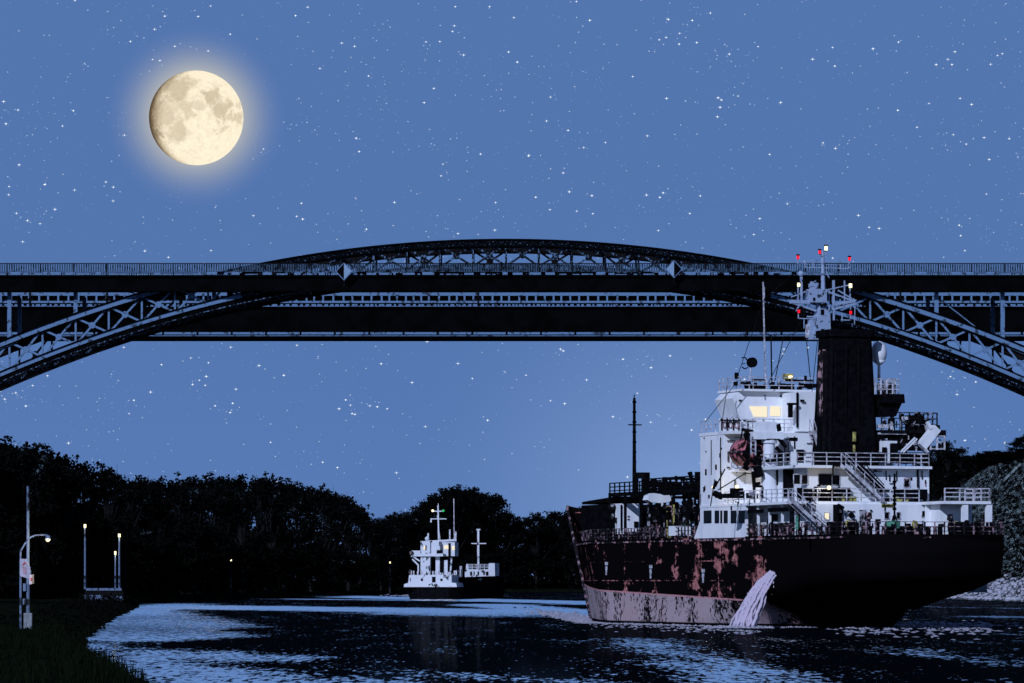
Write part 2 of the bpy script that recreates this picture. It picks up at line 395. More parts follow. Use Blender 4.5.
def waterat(px, py): D = CAMZ*F/(py-HZ); return ((px-512)/F*D, D)
def water_mat():
    m = bpy.data.materials.new('canal_water'); m.use_nodes = True; t = m.node_tree; t.nodes.clear()
    tc = N(t, 'ShaderNodeTexCoord')
    at = N(t, 'ShaderNodeAttribute'); at.attribute_name = 'ruffle'
    def nz(scale, st, det, rough=.6, off=0):
        mp = N(t, 'ShaderNodeMapping'); mp.inputs['Scale'].default_value = st; mp.inputs['Location'].default_value = (off, off, 0)
        t.links.new(tc.outputs['Object'], mp.inputs[0])
        n = N(t, 'ShaderNodeTexNoise'); n.inputs['Scale'].default_value = scale; n.inputs['Detail'].default_value = det; n.inputs['Roughness'].default_value = rough
        t.links.new(mp.outputs[0], n.inputs[0]); return n.outputs[0]
    def mt(op, a, b, cl=False):
        n = N(t, 'ShaderNodeMath', operation=op); n.use_clamp = cl
        for i, x in enumerate((a, b)):
            if isinstance(x, (int, float)): n.inputs[i].default_value = x
            else: t.links.new(x, n.inputs[i])
        return n.outputs[0]
    # wavelets: slope toward the viewer is what lifts the mirror from the black wood to the sky
    w1 = nz(1.0, (2.7, .42, 1), 4, .68); w3 = nz(1.0, (.42, .055, 1), 5, .65, 57); w2 = nz(1.0, (.07, .018, 1), 4, .6, 31)
    fac = mt('ADD', mt('ADD', mt('MULTIPLY', w1, .56), mt('MULTIPLY', w3, .28)), mt('MULTIPLY', w2, .16))
    # local ruffle threshold: how much of the surface is broken by ripples here
    lim = mt('SUBTRACT', .655, mt('MULTIPLY', at.outputs['Fac'], .27))
    on = N(t, 'ShaderNodeMapRange'); t.links.new(mt('SUBTRACT', fac, lim), on.inputs[0]); on.inputs[1].default_value = -.008; on.inputs[2].default_value = .008
    # normal = up + tilt toward -Y where ruffled
    sl_ = mt('MULTIPLY', on.outputs[0], .098)
    jx = mt('MULTIPLY', mt('SUBTRACT', nz(2.2, (.8, .2, 1), 3, .6, 9), .5), mt('ADD', mt('MULTIPLY', on.outputs[0], .35), .12))
    jy = mt('MULTIPLY', mt('SUBTRACT', nz(2.0, (.7, .2, 1), 3, .6, 19), .5), .26)
    cx = N(t, 'ShaderNodeCombineXYZ'); t.links.new(jx, cx.inputs[0]); t.links.new(mt('SUBTRACT', mt('MULTIPLY', jy, on.outputs[0]), sl_), cx.inputs[1]); cx.inputs[2].default_value = 1
    nm = N(t, 'ShaderNodeVectorMath', operation='NORMALIZE'); t.links.new(cx.outputs[0], nm.inputs[0])
    gl = N(t, 'ShaderNodeBsdfGlossy'); gl.inputs[0].default_value = (.95, .97, 1, 1); gl.inputs['Roughness'].default_value = .04
    t.links.new(nm.outputs[0], gl.inputs['Normal'])
    df = N(t, 'ShaderNodeBsdfDiffuse'); df.inputs[0].default_value = (.002, .003, .005, 1)
    fr = N(t, 'ShaderNodeFresnel'); fr.inputs[0].default_value = 1.45; t.links.new(nm.outputs[0], fr.inputs['Normal'])
    f2 = mt('ADD', mt('MULTIPLY', mt('ADD', fr.outputs[0], .42, True), mt('MULTIPLY', on.outputs[0], .93)), mt('MULTIPLY', fr.outputs[0], .025), True)  # reflection masked: calm water cut to near black, rippled kept bright
    mx = N(t, 'ShaderNodeMixShader'); t.links.new(f2, mx.inputs[0]); t.links.new(df.outputs[0], mx.inputs[1]); t.links.new(gl.outputs[0], mx.inputs[2])
    o = N(t, 'ShaderNodeOutputMaterial'); t.links.new(mx.outputs[0], o.inputs[0])
    return m
wx = np.arange(-110, 130, 1.5); wy = np.concatenate([np.arange(5, 150, 6.0), np.arange(150, 420, 2.0), np.arange(420, 1360, 6.0)])
wo_, wv = grid('canal_water', wx, wy, lambda X, Y: X*0.0, water_mat())
# bright reflection bands masked onto the water as ripples, in metres: (x0,y0),(x1,y1),half width, strength
def patch(v):
    X, Y = v[:, 0], v[:, 1]; r = np.full(len(v), .235)
    def seg(p, q, w, s, soft=.5):
        nonlocal r
        ax, ay = p; bx, by = q; vx, vy = bx-ax, by-ay
        t = np.clip(((X-ax)*vx+(Y-ay)*vy)/(vx*vx+vy*vy), 0, 1); d = np.hypot((X-ax-t*vx), (Y-ay-t*vy)/4)
        r = np.maximum(r, s*(1-sm(w*(1-soft), w, d)))
    seg((-66, 620), (0, 505), 31, 1.0, .8)           # broad bright band behind the bow
    seg((-54, 520), (-32, 340), 17, 1.0, .8)
    seg((-42, 400), (-26, 285), 12, .98, .8)
    seg((-62, 860), (-5, 760), 15, .80, .9)
    seg((-50, 1000), (18, 680), 20, 1.0, .8)
    seg((-4, 640), (10, 470), 12, .97, .9)
    seg((-20, 195), (-8, 150), 11, .74, 1.0)
    seg((-28, 240), (-14, 205), 11, .68, 1.0)
    seg((-6, 175), (4, 150), 6, .54, 1.0)
    seg((8, 262), (10, 150), 8, .62, 1.0)
    seg((22, 230), (28, 160), 9, .46, 1.0)
    seg((52, 430), (84, 350), 9, .62, 1.0)
    seg((30, 300), (60, 260), 8, .52, 1.0)
    seg((60, 600), (90, 500), 12, .5, 1.0)
    return r
ra = wo_.data.attributes.new('ruffle', 'FLOAT', 'POINT'); ra.data.foreach_set('value', patch(wv).tolist())
tag(wo_, 'rippled canal water reflecting the blue sky', kind='structure')
# water further off frame so the sheet never ends at an edge inside the canal
# ------------------------------------------------------------------ arch bridge
BY = 496.0; BX = (506-512)/F*BY; KP = F/BY
def bz(py, Y=BY): return CAMZ+(HZ-py)*Y/F
def zu(x): return bz(243.0)-.00318*(x-BX)**2        # top chord centre
def zl_(x): return bz(266.5)-.00338*(x-BX)**2        # bottom chord centre
PN = 33.1/KP
def arch_bridge():
    t = empty('arch_bridge', (BX, BY+6, 0)); ox, oy = BX, BY+6
    tag(t, 'near steel arch bridge with latticed chords rising through its dark deck', 'bridge')
    NP = 23; 
    nodes = [BX+PN*(k) for k in range(-NP, NP+1)]
    def L(x, y, z): return (x-ox, y-oy, z)
    zt = bz(276.5); zb = bz(292)
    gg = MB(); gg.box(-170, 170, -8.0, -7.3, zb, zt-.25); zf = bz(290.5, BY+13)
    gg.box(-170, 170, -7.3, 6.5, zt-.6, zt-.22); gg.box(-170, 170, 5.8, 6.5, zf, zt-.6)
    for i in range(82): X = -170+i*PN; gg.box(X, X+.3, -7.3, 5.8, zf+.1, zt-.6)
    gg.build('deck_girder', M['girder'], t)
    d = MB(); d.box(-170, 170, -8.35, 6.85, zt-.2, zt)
    d.build('deck_slab', M['girder'], t)
    st = MB()
    r = random.Random(4); x = -170
    while x < 170:
        l = r.uniform(.2, 1.6); st.box(x, x+l, -8.42, -8.38, zt+.03, zt+.03+r.uniform(.08, .38)); x += l+r.uniform(.1, .9)
    tag(st.build('kerb_plate', M['steel'], t), kind='stuff')
    for sgn, yy in (('near', -8.3), ('far', 6.8)):
        p = MB(); h = bz(264.5)-zt
        for i in range(int(340/.3)):
            X = -170+i*.3; p.box(X, X+.19, yy-.02, yy+.02, zt+.5, zt+h-.12)
        p.box(-170, 170, yy-.05, yy+.05, zt+.42, zt+.5)
        ro = tag(p.build('railing', M['mesh'], t), kind='stuff')
        q = MB(); q.box(-170, 170, yy-.07, yy+.07, zt+h-.1, zt+h)
        for i in range(82): X = -170+i*PN; q.box(X-.05, X+.05, yy-.09, yy+.05, zt, zt+h)
        q.build('handrail', M['dark'], ro)
    for yy, near in ((BY, True), (BY+10, False)):
        mm = M['steel'] if near else M['dark']  # shade on the far arch plane put in as a dark colour
        up = MB(); lo = MB(); lod = MB(); lou = MB(); fl = MB()
        def cl(x): return abs(x-BX) < 33
        for a, b in zip(nodes, nodes[1:]):
            sub = 3
            for k in range(sub):
                x0 = a+(b-a)*k/sub; x1 = a+(b-a)*(k+1)/sub
                up.cur = 2 if (cl((x0+x1)/2) and near) else 0
                up.bar(L(x0, yy, zu(x0)), L(x1, yy, zu(x1)), .7, .62)
                up.bar(L(x0, yy, zu(x0)+.42), L(x1, yy, zu(x1)+.42), 1.0, .16) if cl((x0+x1)/2) else None
                fl.bar(L(x0, yy-.05, zu(x0)+.40), L(x1, yy-.05, zu(x1)+.40), .95, .18); fl.bar(L(x0, yy-.05, zu(x0)-.40), L(x1, yy-.05, zu(x1)-.40), .9, .16); fl.bar(L(x0, yy-.05, zl_(x0)+.33), L(x1, yy-.05, zl_(x1)+.33), .9, .15)
                lo.cur = 1 if up.cur else 0
                lo.bar(L(x0, yy, zl_(x0)), L(x1, yy, zl_(x1)), .7, .5)
                lod.bar(L(x0, yy+.15, zl_(x0)-.55), L(x1, yy+.15, zl_(x1)-.55), .6, .55)
                lou.bar(L(x0, yy-.25, zl_(x0)-.95), L(x1, yy-.25, zl_(x1)-.95), 1.1, .12)
        w2 = M['steel2']
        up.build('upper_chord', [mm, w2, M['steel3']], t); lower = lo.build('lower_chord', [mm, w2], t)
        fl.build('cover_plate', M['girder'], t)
        lod.build('chord_web', M['girder'], lower)  # shaded underside of the lower chord put in as near-black colour
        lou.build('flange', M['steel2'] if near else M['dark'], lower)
        for i, x in enumerate(nodes):
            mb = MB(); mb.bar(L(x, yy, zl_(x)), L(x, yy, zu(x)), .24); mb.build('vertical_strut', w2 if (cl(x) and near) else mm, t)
            if i < len(nodes)-1:
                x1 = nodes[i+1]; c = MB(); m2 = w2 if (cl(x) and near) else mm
                za, zb_, zc, zd = zl_(x)+.15, zu(x1)-.2, zu(x)-.2, zl_(x1)+.15
                xm = (x+x1)/2; zm = (za+zb_+zc+zd)/4
                c.bar(L(x+.12, yy, za), L(x1-.12, yy, zb_), .26, .25); c.bar(L(x+.12, yy-.05, zc), L(x1-.12, yy-.05, zd), .26, .25)
                c.cyl(L(xm, yy-.24, zm), L(xm, yy+.2, zm), .42, n=12)
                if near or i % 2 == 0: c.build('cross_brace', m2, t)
    # bracing between the two arch planes
    lb = MB(); lb2 = MB()
    for i, x in enumerate(nodes):
        lb.bar(L(x, BY, zl_(x)-.5), L(x, BY+10, zl_(x)-.5), .3, .4)
        if zu(x) > bz(262) or zu(x) < bz(300): lb2.bar(L(x, BY, zu(x)), L(x, BY+10, zu(x)), .25, .3)
        if i < len(nodes)-1:
            x1 = nodes[i+1]
            lb.bar(L(x, BY, zl_(x)-.6), L(x1, BY+10, zl_(x1)-.6), .2, .3); lb.bar(L(x, BY+10, zl_(x)-.65), L(x1, BY, zl_(x1)-.65), .2, .3)
            if zu(x) > bz(262): lb2.bar(L(x, BY, zu(x)), L(x1, BY+10, zu(x1)), .2, .25)
    lb.build('lower_lateral_bracing', M['steel2'], t); lb2.build('upper_lateral_bracing', M['steel2'], t)
    # columns that carry the deck on the arch
    for k in range(-23, 24):
        if k % 2 == 0 or abs(k) < 9: continue
        x = nodes[k+NP]; c = MB()
        for yy in (BY-.05, BY+10): c.bar(L(x, yy, zu(x)+.3), L(x, yy, zb), .5, .42)
        c.bar(L(x, BY, zf-.1), L(x, BY+10, zf-.1), .3)
        if k % 4 == 1: c.bar(L(x, BY+1, zb-.4), L(x+PN*1.2*(1 if x > 0 else -1), BY+1, zu(x+PN)+.3), .12)
        c.build('column', M['steel'], t)
    for s in (-1, 1):
        ab = MB(); xa = s*101
        ab.box(xa-s*4, xa+s*12, -9, 8, -1, zu(nodes[-1])-1.0); ab.box(xa+s*2, xa+s*10, -7, 6, zu(nodes[-1])-1, zb)
        ab.build('abutment', M['concrete'], t)
arch_bridge()
def nav_mark(px, py, flip, lab):
    Y = BY-3.4; x = (px-512)/F*Y; z = bz(py, Y); o = empty('navigation_mark', (x, Y, z)); s = 1.0
    tag(o, lab, 'sign', 'diamond navigation marks on the arch bridge')
    L_ = [(0, s), (0, -s), (-s*.92, 0)]; R_ = [(0, s), (s*.92, 0), (0, -s)]
    f = MB(); f.prism([(0, s*1.14), (s*1.05, 0), (0, -s*1.14), (-s*1.05, 0)], 1, 0, .06); f.build('border', M['steel'], o)
    a = MB(); a.prism(L_ if not flip else R_, 1, -.04, -.012); a.build('dark_half', M['girder'], o)
    b = MB(); b.prism(R_ if not flip else L_, 1, -.04, -.012); b.build('pale_half', M['steelp'], o)
    c = MB(); c.bar((0, .1, -1.0), (0, .1, -1.9), .1); c.bar((0, .1, -1.6), (0, 1.0, -1.9), .1); c.build('bracket', M['dark'], o)
M['steelp'] = mat('pale_mark', (.25, .38, .52), .6)
nav_mark(344, 271.5, False, 'diamond navigation mark left of the arch crown, its left half dark')
nav_mark(674, 269.0, True, 'diamond navigation mark right of the arch crown, its right half dark')

# ------------------------------------------------------------------ girder bridge behind
def girder_bridge():
    Y = 622.0; t = empty('girder_bridge', (0, Y+7, 0)); z = lambda py: bz(py, Y)
    tag(t, 'straight box girder bridge with a pale parapet behind the arch bridge', 'bridge')
    MB().prism([(-5.5, z(336.5)), (5.5, z(336.5)), (6.4, z(307)), (-6.4, z(307))], 0, -190, 190).build('box_girder', M['girder'], t)
    MB().box(-190, 190, -5.9, -5.5, z(338.3), z(336)).build('bottom_flange', M['girder'], t)
    a = MB(); a.box(-190, 190, -6.55, -6.1, z(334.2), z(332)); a.box(-190, 190, -6.5, -6.1, z(335.9), z(335.2)); a.box(-190, 190, -5.9, -5.7, z(335.2), z(334.2))
    led = a.build('service_ledge', M['steel'], t)
    c = MB()
    for i in range(70): x = -190+i*5.4; c.box(x, x+.3, -6.6, -6.5, z(334.6), z(331.4))
    split(c, 'ledge_clamp', M['girder'], led)
    MB().box(-190, 190, -7, 7, z(306.6), z(304.8)).build('deck_slab', M['girder'], t)
    e = MB(); e.box(-190, 190, -7.2, -7.02, z(303.0), z(301.0)); e.box(-190, 190, -7.2, -7.02, z(295.8), z(292.6)); e.box(-190, 190, -7.15, -7.05, z(290.9), z(290.0))
    e.box(-190, 190, -7.15, -7.02, z(306.6), z(306.0))
    p = e.build('parapet', M['steel'], t)
    b = MB(); r = random.Random(3); x = -190
    while x < 190:
        l = r.choice((.9, 1.1, 1.3)); b.box(x, x+.28, -7.16, -7.06, z(301), z(295.8)); x += l+.3
    x = -190
    while x < 190: l = r.uniform(.2, .9); b.box(x, x+l, -7.16, -7.06, z(306), z(304.2)); x += l+r.uniform(.2, .5)
    tag(b.build('parapet_posts', M['steel'], p), kind='stuff')
    MB().box(-190, 190, -6.4, -6.3, z(304.8), z(290)).build('back_panel', M['girder'], p)
    f = MB()
    for i in range(240): x = -190+i*1.6; f.box(x, x+.12, 6.8, 6.9, z(304.8), z(290))
    f.box(-190, 190, 6.75, 6.95, z(290.6), z(289.8)); f.build('far_railing', M['steel'], t)
    for px in (30, 107, 180, 478, 752, 900): 
        x = (px-512)/F*Y; q = MB(); q.box(x-.12, x+.12, -7.4, -7.22, z(306), z(287)); q.box(x-.6, x+.6, -7.4, -7.22, z(300), z(298.6)); q.build('lamp_bracket', M['dark'], p)
    for s in (-1, 1):
        q = MB(); q.box(s*125-2.5, s*125+2.5, -4, 4, -1, z(338.3)-.3); q.box(s*125-3, s*125+3, -5, 5, z(338.3)-.3, z(338.3)-.002); q.build('pier', M['concrete'], t)
girder_bridge()

# ------------------------------------------------------------------ tanker
TH = R(20); OX, OY = 33.9, 320.0
ax_, ay_ = -math.sin(TH), math.cos(TH); vx_, vy_ = -math.cos(TH), -math.sin(TH)
def U(px, v): k = (px-512)/F; return (OX+v*vx_-k*(OY+v*vy_))/(k*ay_-ax_)
def V(px, u): k = (px-512)/F; return (OX+u*ax_-k*(OY+u*ay_))/(k*vy_-vx_)
def Zs(py, u, v): return CAMZ+(HZ-py)/F*(OY+u*ay_+v*vy_)
TK = empty('tanker_ship', (OX, OY, 0), R(90)+TH)
tag(TK, 'large rusty tanker with black funnel and white superstructure heading under the bridges', 'ship')
def aft(mb, u, x0, x1, y0, y1, dep=.05):      # a box on a transverse (aft-facing) wall at u
    mb.box(u-dep, u+.02, V(x0, u), V(x1, u), Zs(y0, u, 0), Zs(y1, u, 0)); return mb
def side(mb, v, x0, x1, y0, y1, dep=.05):
    u0, u1 = U(x0, v), U(x1, v); um = (u0+u1)/2
    mb.box(u0, u1, v-.02, v+dep, Zs(y0, um, v), Zs(y1, um, v)); return mb
LS = 82.7; DK = 7.6
def ztop(u): return DK+.1+3.75*max(0, (u-66)/(LS-66))**.7 if u > 66 else DK+.1
def halfb(u, z):
    zc = max(-1.5, min(z, 12))
    # stern
    u0 = np.interp(zc, [-1.5, 0, 1.2, 2.2, 3.2, 4.2, 12], [12, 9.0, 7.5, 5.0, 2.6, .3, 0])
    w0 = np.interp(zc, [-1.5, 1.2, 2.2, 3.2, 4.2, 6, 12], [0, .0, 2.6, 5.2, 6.4, 6.6, 6.7])
    run = np.interp(zc, [-1.5, 0, 2.2, 4.2, 7.6], [26, 22, 16, 9, 7])
    t = (u-u0)/run
    if t < 0: s = 0 if t < -1e-4 else w0
    else: s = w0+(8-w0)*math.sin(math.pi/2*min(1, t))**.9
    ue = 76.0+6.7*max(0, zc)/11.4 + min(0, zc)*.6; en = np.interp(zc, [0, 7.6, 12], [25, 25, 25])
    q = (u-(ue-en))/en
    bw = 8 if q <= 0 else 8*max(0, 1-q**1.12)
    return min(s, bw), u0, ue
def hull():
    zs = [-1.5, -.5, 0, .4, 1.2, 1.7, 2.2, 2.7, 3.2, 3.7, 4.2, 5, 6, 7, None]; nu = 90
    vs = []; fs = []; nz = len(zs)
    for s in (1, -1):
        base = len(vs)
        for i in range(nu+1):
            t = i/nu; t = .5-.5*math.cos(math.pi*t) if True else t
            for z in zs:
                zz = z
                if z is None:
                    _, u0, ue = halfb(0, 11.4); u = u0+(LS-u0)*t; zz = ztop(u)
                    _, u0, ue = halfb(0, zz); ue = min(ue, LS)
                    u = min(u, LS)
                    b = halfb(u, zz)[0]
                else:
                    _, u0, ue = halfb(0, zz); u = u0+(ue-u0)*t; b = halfb(u+(1e-5 if i == 0 else 0), zz)[0]
                if i == nu: b = 0
                vs.append((u, s*b, zz))
        for i in range(nu):
            for j in range(nz-1):
                a = base+i*nz+j; q = (a, a+1, a+nz+1, a+nz)
                fs.append(q if s == -1 else q[::-1])
    # transom
    n = len(vs)//2
    for j in range(nz-1): fs.append((j, j+1, n+j+1, n+j))
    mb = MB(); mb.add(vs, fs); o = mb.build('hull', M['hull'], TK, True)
    # deck
    mb = MB(); us = np.linspace(.05, 77, 60); p = [(u, halfb(u, 7.6)[0]-.05) for u in us]
    vs = [(u, b, DK) for u, b in p]+[(u, -b, DK) for u, b in p]; k = len(p)
    mb.add(vs, [(i, k+i, k+i+1, i+1) for i in range(k-1)]); mb.build('main_deck', M['dark'], TK)
    st_ = MB(); st_.path([(76+6.7*z/11.4+.05, 0, z) for z in (0.3, 3, 6, 9, 11.4)], .34, .3); st_.build('stem_bar', M['railpink'], o)
    # rubbing strake, draught marks, frames
    sb = MB()
    for z in (7.45,):
        for a, b in zip(us, us[1:]): sb.bar((a, halfb(a, z)[0]+.04, z), (b, halfb(b, z)[0]+.04, z), .12, .14)
    sb.build('sheer_strake', M['pinkmix'], o)
    dm = MB()
    for k in range(7):
        z = .9+k*.28; u = 9.8; b = halfb(u, z)[0]; v = V(893, u); dm.box(7.2-k*.35, 7.3-k*.35+.5, v-.06, v+.06, z, z+.12)
    split(dm, 'draught_mark', M['rail'], o)
    fm = MB()
    for px, y0 in ((606.5, 562), (650.8, 565), (703.3, 569)):
        v = 8.0; u = U(px, v); b = halfb(u, 4)[0]; u = U(px, b); b = halfb(u, 4)[0]
        z0 = Zs(y0, u, b); fm.box(u-.35, u+.25, b-.02, b+.05, z0-.3, z0); fm.box(u-.2, u+.2, b-.02, b+.05, z0-.75, z0-.4); fm.box(u-.12, u+.12, b-.02, b+.06, z0-1.2, z0-.75)
    split(fm, 'fairlead', M['rail'], o)
hull()
# railing round the deck
def deck_rail():
    mb = MB(); us = list(np.arange(13.5, 75, 1.5)); pts = [(u, halfb(u, DK)[0]-.12, DK) for u in us]
    rail(mb, [p for p in pts if p[0] < 19.6], 1.1, 3, .75, .05, .08)
    rail(mb, [p for p in pts if p[0] > 29.2], 1.1, 3, .75, .05, .10)
    mb.build('railing', M['railpink'], TK)
    mb = MB(); pts = [(u, -halfb(u, DK)[0]+.12, DK) for u in us]; rail(mb, pts, 1.1, 3, 1.5)
    mb.build('railing', M['rail'], TK)
    mb = MB(); us = [13.5, 10, 7, 4.5, 2.5, 1.2, .3]
    pts = [(u, halfb(u+.01, DK)[0]-.12, DK) for u in us]+[(u, -halfb(u+.01, DK)[0]+.12, DK) for u in us[::-1]]
    rail(mb, pts, 1.1, 3, .9, .05, .09); mb.build('railing', M['railpink'], TK)
deck_rail()
def railing(pts, **k):
    mb = MB(); rail(mb, pts, **k); return mb.build('railing', M['rail'], TK)
ZA, ZB, ZC, ZR = 10.5, 13.5, 16.75, 20.3

def box(name, m, *b): return MB().box(*b).build(name, m, TK)
# tier one
t1 = box('lower_deckhouse', M['white'], 9.0, 29.2, -6.2, 6.2, DK, ZA-.22)
sc = MB(); sc.prism([(19.4, ZA-.22), (19.4, DK+.02), (30.6, DK+.02), (29.2, 9.2), (29.2, ZA-.22)], 1, 7.72, 8.02)
screen = sc.build('side_screen', M['white'], TK)
g = MB()
for a, b in ((704.0, 711.6), (715, 719.2), (720.6, 722.4), (724, 727.8), (731, 736.5), (738.8, 744.8)):
    side(g, 8.02, a, b, 510.5, 523.2, .04)
split(g, 'window', M['glass'], screen)
box('boat_deck', M['white'], 9.2, 29.2, -7.8, 8.06, ZA-.22, ZA)
box('poop_canopy', M['white'], 4.6, 9.15, -7.7, -3.4, ZA-.24, ZA)
for v, u in ((-7.6, 4.8), (-5.4, 4.8), (-7.6, 8.5)):
    box('canopy_post', M['white'], u-.1, u+.25, v-.25, v+.25, DK, ZA-.25)
box('aft_locker', M['white'], 6.6, 9.0, -6.1, -4.0, DK, ZA+.02)
g = MB(); g.prism([(-7.6, ZA-.24), (-3.6, ZA-.24), (-3.6, ZA-2.2), (-4.6, ZA-2.0), (-5.6, ZA-1.1), (-7.6, ZA-.9)], 0, 8.4, 8.6); g.build('canopy_knee', M['white'], TK)
for u in (17.4, 15.0, 12.4, 9.6): box('passage_post', M['white'], u-.08, u+.08, 7.55, 7.75, DK, ZA-.22)
g = MB()
for a, b, c, d in ((748, 763.5, 509.5, 513), (768.5, 789, 507.5, 511.8)): side(g, 7.9, a, b, c, d)
split(g, 'deck_beam', M['black'], TK)
g = MB()
side(g, 6.2, 772, 778, 514, 521); side(g, 6.2, 781.5, 783.5, 512, 528); side(g, 6.2, 790, 800, 508, 527)
split(g, 'door', M['glass'], TK)
# tier-one aft face fittings
def win(u, x0, x1, y0, y1, m='glass', name='window', frame=True):
    o = aft(MB(), u, x0, x1, y0, y1, .05).build(name, M[m], TK)
    if frame:
        f = MB(); v0, v1, z0, z1 = V(x0, u), V(x1, u), Zs(y1, u, 0), Zs(y0, u, 0)
        for a, b in (((v0, z0), (v1, z0)), ((v0, z1), (v1, z1)), ((v0, z0), (v0, z1)), ((v1, z0), (v1, z1))):
            f.bar((u-.05, a[0], a[1]), (u-.05, b[0], b[1]), .06)
        f.build('window_frame', M['rail'], o)
    return o
win(9.0, 834.5, 842, 513, 538, 'glass', 'door', False)
win(9.0, 824, 829, 513, 520, 'win')
win(9.0, 884, 889, 512, 519); win(9.0, 896, 900, 512, 519)
win(9.0, 921.5, 927, 510.5, 517)
win(9.0, 812, 815.5, 505.5, 511.5, 'darkmix', 'vent_grille', False)
o = aft(MB(), 9.0, 881.5, 893.5, 503.8, 507.4, .04).build('name_plate', M['yellow'], TK)
g = MB(); r = random.Random(2)
for k in range(9): aft(g, 8.95, 882.3+k*1.2, 883.1+k*1.2, 504.8, 506.5, .03)
g.build('plate_lettering', M['dark'], o)
g = MB(); c = (9.0-.05, V(851, 9), Zs(515.5, 9, 0)); g.cyl((8.82, c[1], c[2]), (9.0, c[1], c[2]), .24)
split(g, 'porthole', M['black'], TK)
g = MB(); aft(g, 9, 848, 854.5, 511, 512, .1); aft(g, 9, 847, 856, 519.5, 522, .1); aft(g, 9, 859.5, 864.5, 510, 538, .35); split(g, 'electrical_box', M['darkmix'], TK)
g = MB(); g.box(8.1, 8.9, V(834.5, 9), V(832.5, 9), DK, Zs(505, 9, 0)); g.cyl((8.4, V(834.6, 9), DK), (8.4, V(834.6, 9), Zs(506, 9, 0)), .16); g.cyl((8.4, V(834.6, 9), Zs(506, 9, 0)), (8.4, V(840, 9), Zs(509, 9, 0)), .2); g.build('vent_pipe', M['black'], TK)
# tier two
box('accommodation_block', M['white'], 11.0, 24.0, -5.15, 6.0, ZA, ZB-.22)
box('upper_deck', M['white'], 10.1, 24.0, -5.0, 7.4, ZB-.22, ZB)
for (a, b, c, d) in ((793.3, 800, 475, 485), (801.2, 807.5, 475.5, 485)): win(10.98, a, b, c, d)
win(11.0, 818, 832, 474.2, 486, 'glass', 'door'); win(11.0, 832.8, 839.5, 475.5, 485.5)
win(11.0, 813.5, 818, 487, 497.5, 'glass', 'door'); win(11.0, 903.5, 909.5, 478, 487)
win(11.0, 905, 912, 477, 480, 'pinkmix', 'vent_grille', False)
g = MB(); aft(g, 11, 916.8, 917.8, 468, 487, .2); aft(g, 11, 917, 927, 468.2, 469.4, .3); g.build('awning_frame', M['black'], TK)
# forward block up to the bridge deck
box('forward_block', M['white'], 24.0, 29.2, -8.0, 8.0, ZA, ZC-.25)
box('bridge_deck', M['white'], 22.4, 29.35, -8.0, 8.05, ZC-.25, ZC)
g = MB(); side(g, 8.0, 711.0, 711.7, 440, 475, .02); g.cyl((24.6, 8.05, ZC-.5), (24.6, 8.05, ZA+1.2), .05); g.build('drain_pipe', M['dark'], TK)
box('engine_casing', M['white'], 18.6, 23.98, -4.6, 4.4, ZB, ZC-.27)
win(18.6, 796, 803.5, 450.5, 463, 'glass', 'door', False)
side_door = aft(MB(), 18.6, 786.5, 789.5, 452, 463).build('door', M['glass'], TK)
# bridge house with flared sides
g = MB(); g.prism([(-6.2, ZC), (6.0, ZC), (6.0, ZC+1.1), (6.75, ZC+2.9), (6.1, ZR-.02), (-6.1, ZR-.02), (-6.9, ZC+2.9), (-6.2, ZC+1.1)], 0, 25.0, 29.0)
bh = g.build('bridge_house', M['white'], TK)
g = MB(); g.box(24.4, 29.4, -6.3, 6.3, ZR-.02, ZR+.16); g.build('bridge_roof', M['white'], TK)
def bwin(x0, x1, y0, y1, name, m, sk=0):
    u = 24.98; v0, v1, z0, z1 = V(x0, u), V(x1, u), Zs(y1, u, 0), Zs(y0, u, 0)
    g = MB(); g.prism([(v0-sk, z0), (v1, z0), (v1, z1), (v0, z1)], 0, u-.05, u+.01)
    return g.build(name, M[m], bh)
bwin(749.3, 767.0, 407.2, 417.5, 'lit_window', 'win', .42); bwin(770.2, 780.2, 406.8, 416.6, 'lit_window', 'win')
bwin(788, 792.5, 401, 418, 'door', 'glass'); 
g = MB(); g.box(25.4, 28.6, 5.98, 6.06, ZC+.35, ZC+2.7); g.build('wing_window', M['glass'], bh)
g = MB(); g.box(26.2, 28.2, 6.05, 6.12, ZC+.9, ZC+2.5); g.build('lit_wing_window', M['rail'], bh)
g = MB(); g.bar((24.9, 6.05, ZC+2.72), (29.1, 6.05, ZC+2.9), .25, .14); g.build('window_hood', M['black'], bh)
box('bridge_annex', M['white'], 21.6, 25.0, -4.4, V(797.5, 21.6), ZC, ZR-.15)
g = MB(); aft(g, 21.6, 796.3, 797.6, 393, 428, .15); aft(g, 21.6, 787, 796, 403.5, 405.5, .5); aft(g, 21.6, 800, 803, 400, 402, .3); aft(g, 21.6, 788, 791.5, 404, 418, .3)
g.build('roof_ladder', M['black'], TK)
# wings and rails
railing([(25.0, 7.9, ZC), (29.2, 7.9, ZC)], step=1.1); railing([(24.6, 6.2, ZC), (22.6, 5.9, ZC), (22.6, 1.0, ZC)], step=1.0)
railing([(29.0, 8.1, ZA), (29.0, 8.1, ZA+.01)])
wb = MB(); wb.box(24.5, 24.62, 6.2, 8.2, ZC, ZC+1.15); wbo = wb.build('wing_bulwark', M['white'], TK)
for i, v in enumerate((7.75, 7.2, 6.65)):
    g = MB(); n = 14
    pts = [(24.44, v+.2*math.cos(2*math.pi*k/n), ZC+.6+.27*math.sin(2*math.pi*k/n)) for k in range(n+1)]
    g.path(pts, .1); g.build('lifebuoy', M['pinkmix'], TK)
g = MB()
for v in (8.0, 7.5, 6.9, 6.4): g.bar((24.45, v, ZC+.1), (24.45, v, ZC+1.15), .09)
g.bar((24.45, 8.1, ZC+1.0), (24.45, 6.2, ZC+1.0), .08); g.build('wing_stanchions', M['black'], wbo)
